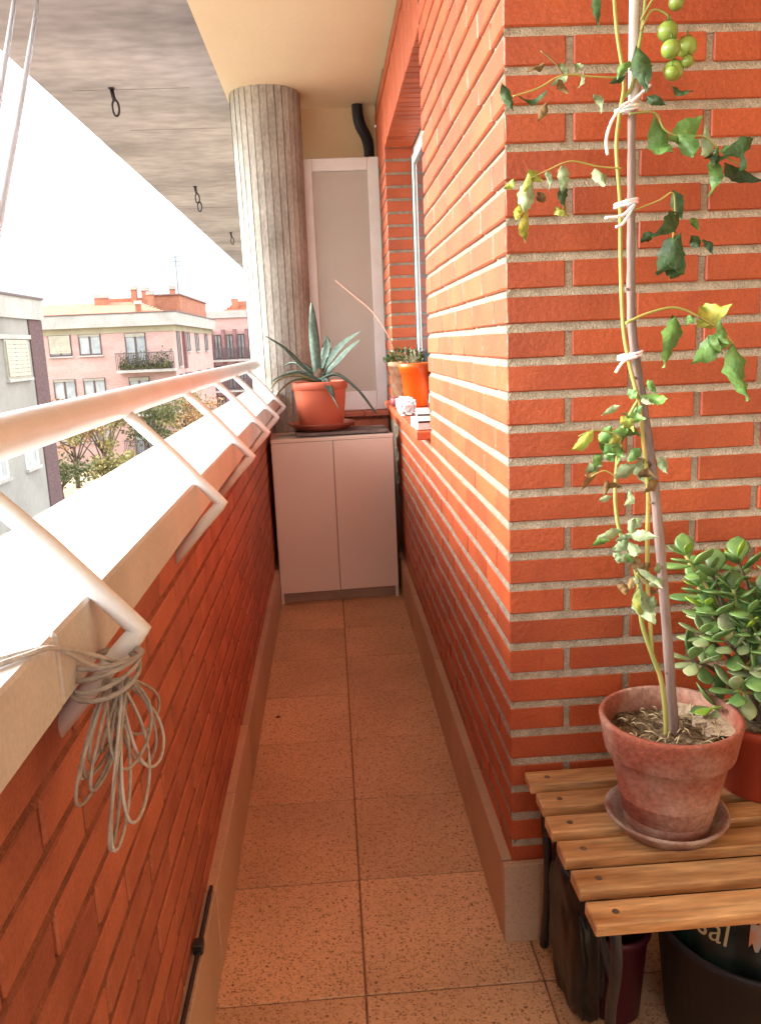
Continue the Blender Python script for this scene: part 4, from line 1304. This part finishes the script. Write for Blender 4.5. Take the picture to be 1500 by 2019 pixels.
# ---- pink apartment block facing us
pb = thing('pink_apartment_block', 'pink brick apartment block with concrete parapet band beyond the railing', 'building', (-9.5, 52, G))
def P_(mb_, nm, m, par_=pb):
    o_ = mb_.build(nm, m, par_)
    o_.location = (9.5, -52, -G) if par_ is pb else (0, 0, 0)
    return o_
P_(MB().box(-26, -9.5, 52, 69, G, 2.62), 'wall', 'pink')
P_(MB().box(-26.05, -9.45, 51.95, 69.0, 2.62, 2.98), 'frieze', 'creamb')
P_(MB().box(-26.35, -9.15, 51.65, 69.3, 2.98, 3.74), 'parapet_band', 'band')
P_(MB().box(-26.4, -9.1, 51.6, 69.4, 3.74, 3.80), 'coping', 'frame_d')
for zf in (-3.95, -1.30, 1.35):
    for x0, x1 in ((-20.4, -19.0), (-17.0, -15.65), (-15.2, -13.85)):
        w_ = win_on(pb, x0, x1, zf, zf + 1.27, 52, .86 if (x0 == -17.0 and zf > 0) else .12)
        w_.location = (9.5, -52, -G)
    w_ = win_on(pb, -12.42, -11.15, zf - .95, zf + 1.22, 52, .10, name='balcony_door')
    w_.location = (9.5, -52, -G)
    b = MB()
    b.box(-12.9, -9.4, 51.1, 52, zf - 1.15, zf - .98)
    P_(b, 'balcony_slab', 'band')
    b = MB()
    for i in range(36):
        x = -12.88 + i * .0985
        b.box(x, x + .03, 51.12, 51.15, zf - .98, zf + .0)
    b.box(-12.9, -9.4, 51.10, 51.16, zf, zf + .05)
    b.box(-12.9, -12.86, 51.16, 52, zf, zf + .05)
    P_(b, 'balcony_railing', 'rail_d')
    for yy in (53.2, 56.6, 60.5, 65):
        w_ = win_on(pb, yy, yy + (1.1 if yy < 55 else 1.5), zf - (.9 if yy < 55 else 0), zf + 1.25, -9.5, 0, nrm='x')
        w_.location = (9.5, -52, -G)
    P_(MB().box(-9.62, -9.30, 55.2, 55.6, zf - 1.1, zf + 1.28), 'pier', 'pinkd')
# hipped clay roof and attic
rf = MB()
nrow, x0, x1 = 9, -25.6, -9.9
for i in range(nrow):
    ya, yb = 52.4 + .55 * i, 52.4 + .55 * (i + 1) + .06
    za, zb = 3.70 + .115 * i, 3.70 + .115 * (i + 1)
    rf.add([(x0, ya, za), (x1 - .3 * i, ya, za), (x1 - .3 * i, yb, zb), (x0, yb, zb), (x0, ya, za - .10), (x1 - .3 * i, ya, za - .10)], [(0, 1, 2, 3), (0, 4, 5, 1)])
rf.box(x0, x1 - 2.7, 57.4, 62, 3.6, 4.74)
P_(rf, 'roof', 'roof')
P_(MB().box(-11.6, -9.75, 57, 68.9, 3.2, 5.05), 'attic', 'roof')
P_(MB().box(-11.7, -9.65, 56.9, 69.0, 5.05, 5.12), 'attic_coping', 'pinkd')
P_(MB().box(-15.6, -10.7, 58, 63, 4.5, 5.02), 'attic', 'roof')
for x, y, z0, z1, w in ((-15.2, 56.5, 4.4, 5.0, .75), (-12.9, 57, 4.5, 5.50, .34), (-12.2, 57, 4.5, 5.40, .40), (-11.6, 55.8, 4.3, 5.05, .36), (-10.9, 60, 4.9, 5.65, .34), (-11.9, 53.4, 3.7, 4.35, .3)):
    P_(MB().box(x, x + w, y, y + w, z0, z1), 'chimney', 'roof')
    P_(MB().box(x - .06, x + w + .06, y - .06, y + w + .06, z1, z1 + .22), 'chimney_cap', 'band')

# ---- second pink block, further along
b2 = thing('far_pink_block', 'farther pink block with dark piers and balconies beside the column', 'building', (-9, 78, G))
def Q_(mb_, nm, m):
    o_ = mb_.build(nm, m, b2)
    o_.location = (9, -78, -G)
    return o_
Q_(MB().box(-10.9, 4, 78, 96, G, 4.2), 'wall', 'pink')
Q_(MB().box(-11.1, 4.2, 77.8, 96.2, 4.2, 4.85), 'parapet_band', 'band')
rf = MB()
for i in range(6):
    rf.box(-9.9 + .25 * i, 3.8, 79 + .6 * i, 79.7 + .6 * i, 4.4 + .17 * i, 4.86 + .2 * i)
Q_(rf, 'roof', 'roof')
Q_(MB().box(-8.9, -8.3, 80, 80.6, 5.0, 6.0), 'chimney', 'roof')
for zf in (-4.2, -1.4, 1.4):
    for x in (-10.85, -9.75, -8.70, -7.6, -6.5):
        Q_(MB().box(x, x + .26, 77.35, 77.99, zf - 1.0, zf + 1.75), 'pier', 'pinkd')
        w_ = win_on(b2, x + .34, x + .98, zf - .9, zf + 1.3, 78, 0)
        w_.location = (9, -78, -G)
    Q_(MB().box(-10.9, -5.5, 77.0, 77.34, zf - 1.15, zf - .98), 'balcony_slab', 'band')
    b = MB()
    for i in range(40):
        x = -10.9 + i * .135
        b.box(x, x + .045, 77.02, 77.06, zf - .98, zf + .02)
    b.box(-10.9, -5.5, 77.0, 77.08, zf + .02, zf + .08)
    Q_(b, 'balcony_railing', 'rail_d')

# ---- grey rendered block at the left edge
gb = thing('grey_block', 'grey rendered block with a purple brick strip at the left edge', 'building', (-10, 30, G))
def S_(mb_, nm, m):
    o_ = mb_.build(nm, m, gb)
    o_.location = (10, -30, -G)
    return o_
S_(MB().box(-22, -10, 10, 30, G, 2.62), 'wall', 'greyw')
S_(MB().box(-22.1, -9.9, 9.9, 30.1, 2.62, 3.30), 'parapet_band', 'band')
S_(MB().box(-22.15, -9.85, 9.85, 30.15, 3.30, 3.37), 'coping', 'frame_d')
S_(MB().box(-10.0, -9.955, 28.7, 29.98, G, 2.60), 'brick_strip', 'pbrick')
S_(MB().box(-10.0, -9.93, 10, 28.68, 1.96, 2.10), 'string_course', 'band')
for y0, y1, z0, z1, sh in ((26.35, 28.3, .72, 1.94, .94), (23.0, 25.0, .72, 1.94, .94), (26.95, 28.05, -2.2, -1.45, 0), (24.2, 25.4, -2.2, -1.45, 0), (26.6, 28.1, -4.9, -3.75, .94), (22.6, 24.6, -4.9, -3.75, .94)):
    w_ = win_on(gb, y0, y1, z0, z1, -10, sh, nrm='x')
    w_.location = (10, -30, -G)
    if sh:
        w_.data.materials[0] = MT['shut']
    else:
        w_.data.materials[0] = MT['white']


# ---- trees and shrubs in the garden between
def tree(loc, h, rad, m, label, seed, name='street_tree', leaves=1500, leaf=.20):
    rg = random.Random(seed)
    t_ = thing(name, label, 'tree', loc, group='trees in the garden below the railing')
    tr = MB()
    tr.tube([(0, 0, -.1), (.05, 0, h * .25), (0, .05, h * .55)], [.14, .11, .06], 8)
    cl = []
    for i in range(11):
        a = rg.uniform(0, 6.283)
        e = Vector((math.cos(a) * rad * rg.uniform(.35, .85), math.sin(a) * rad * rg.uniform(.35, .85), h * rg.uniform(.5, .95)))
        s0 = Vector((0, 0, h * rg.uniform(.25, .5)))
        tr.tube([s0, s0.lerp(e, .5) + Vector((0, 0, .1)), e], [.05, .035, .012], 5)
        cl.append((e, rad * rg.uniform(.28, .5)))
    tr.build('trunk', 'trunk', t_)
    cr2 = MB()
    for i in range(leaves):
        c, r_ = rg.choice(cl)
        d = Vector((rg.gauss(0, 1), rg.gauss(0, 1), rg.gauss(0, .8)))
        p = c + d.normalized() * r_ * rg.random() ** .5
        u = Vector((rg.gauss(0, 1), rg.gauss(0, 1), rg.gauss(0, 1))).normalized()
        w2 = u.cross(Vector((rg.gauss(0, 1), rg.gauss(0, 1), rg.gauss(0, 1)))).normalized()
        s2 = leaf * rg.uniform(.5, 1.1)
        cr2.add([p - u * s2 * .5, p + w2 * s2 * .3, p + u * s2 * .5, p - w2 * s2 * .3], [(0, 1, 2, 3)])
    cr2.build('crown', m, t_)
    return t_


TREES = [((-13.6, 43.5, G), 4.3, 1.9, 'foliage_r', 'rusty autumn tree in front of the pink block, leftmost below the rail'),
         ((-11.4, 41.0, G), 4.6, 1.6, 'foliage_o', 'olive yellow tree seen under the rail between the first two brackets'),
         ((-9.4, 43.0, G), 4.9, 1.7, 'foliage_d', 'dark green tree to the right of the olive tree under the rail'),
         ((-12.2, 36.5, G), 2.6, 1.5, 'foliage_d', 'low dark green shrub tree nearest the brick strip'),
         ((-8.6, 48.0, G), 5.4, 1.9, 'foliage_o', 'tall olive tree close to the pink block corner'),
         ((-10.2, 38.0, G), 2.3, 1.3, 'foliage_o', 'low yellowish shrub in front of the dark green tree'),
         ((-7.2, 46.0, G), 4.4, 1.7, 'foliage_r', 'brown leaved tree farthest right under the rail')]
for i, (l, h, r_, m, lab) in enumerate(TREES):
    tree(l, h, r_, m, lab, 40 + i, leaves=1700, leaf=.21)
# plants on the pink block's top balcony
pp2 = thing('balcony_plants', 'leafy potted plants along the railing of the pink block top balcony', 'plants', (-11.0, 51.3, .37))
mb = MB()
rg = random.Random(77)
for i in range(900):
    p = Vector((rg.uniform(-1.7, 1.5), rg.uniform(-.28, .25), abs(rg.gauss(0, .35)) * (1 + .5 * math.sin(i * .013)) + .05))
    u = Vector((rg.gauss(0, 1), rg.gauss(0, 1), rg.gauss(0, 1))).normalized() * .10
    w2 = u.cross(Vector((rg.gauss(0, 1), rg.gauss(0, 1), 1))).normalized() * .05
    mb.add([p - u, p + w2, p + u, p - w2], [(0, 1, 2, 3)])
o = mb.build('foliage', 'foliage_d', pp2)
o['kind'] = 'stuff'
MB().box(-1.7, 1.5, -.12, .12, -.02, .14, .01).build('trough', 'pinkd', pp2)
# thin aerial on the far roof
am = MB().tube([(0, 0, 0), (0, 0, 3.0)], .022, 6)
for zz in (2.3, 2.6, 2.9):
    am.tube([(-.35, 0, zz), (.35, 0, zz)], .012, 5)
o = am.build('roof_aerial', 'rust')
o.location = (-10.3, 60, 4.9)
tag(o, 'thin television aerial standing on the pink block roof', 'aerial')
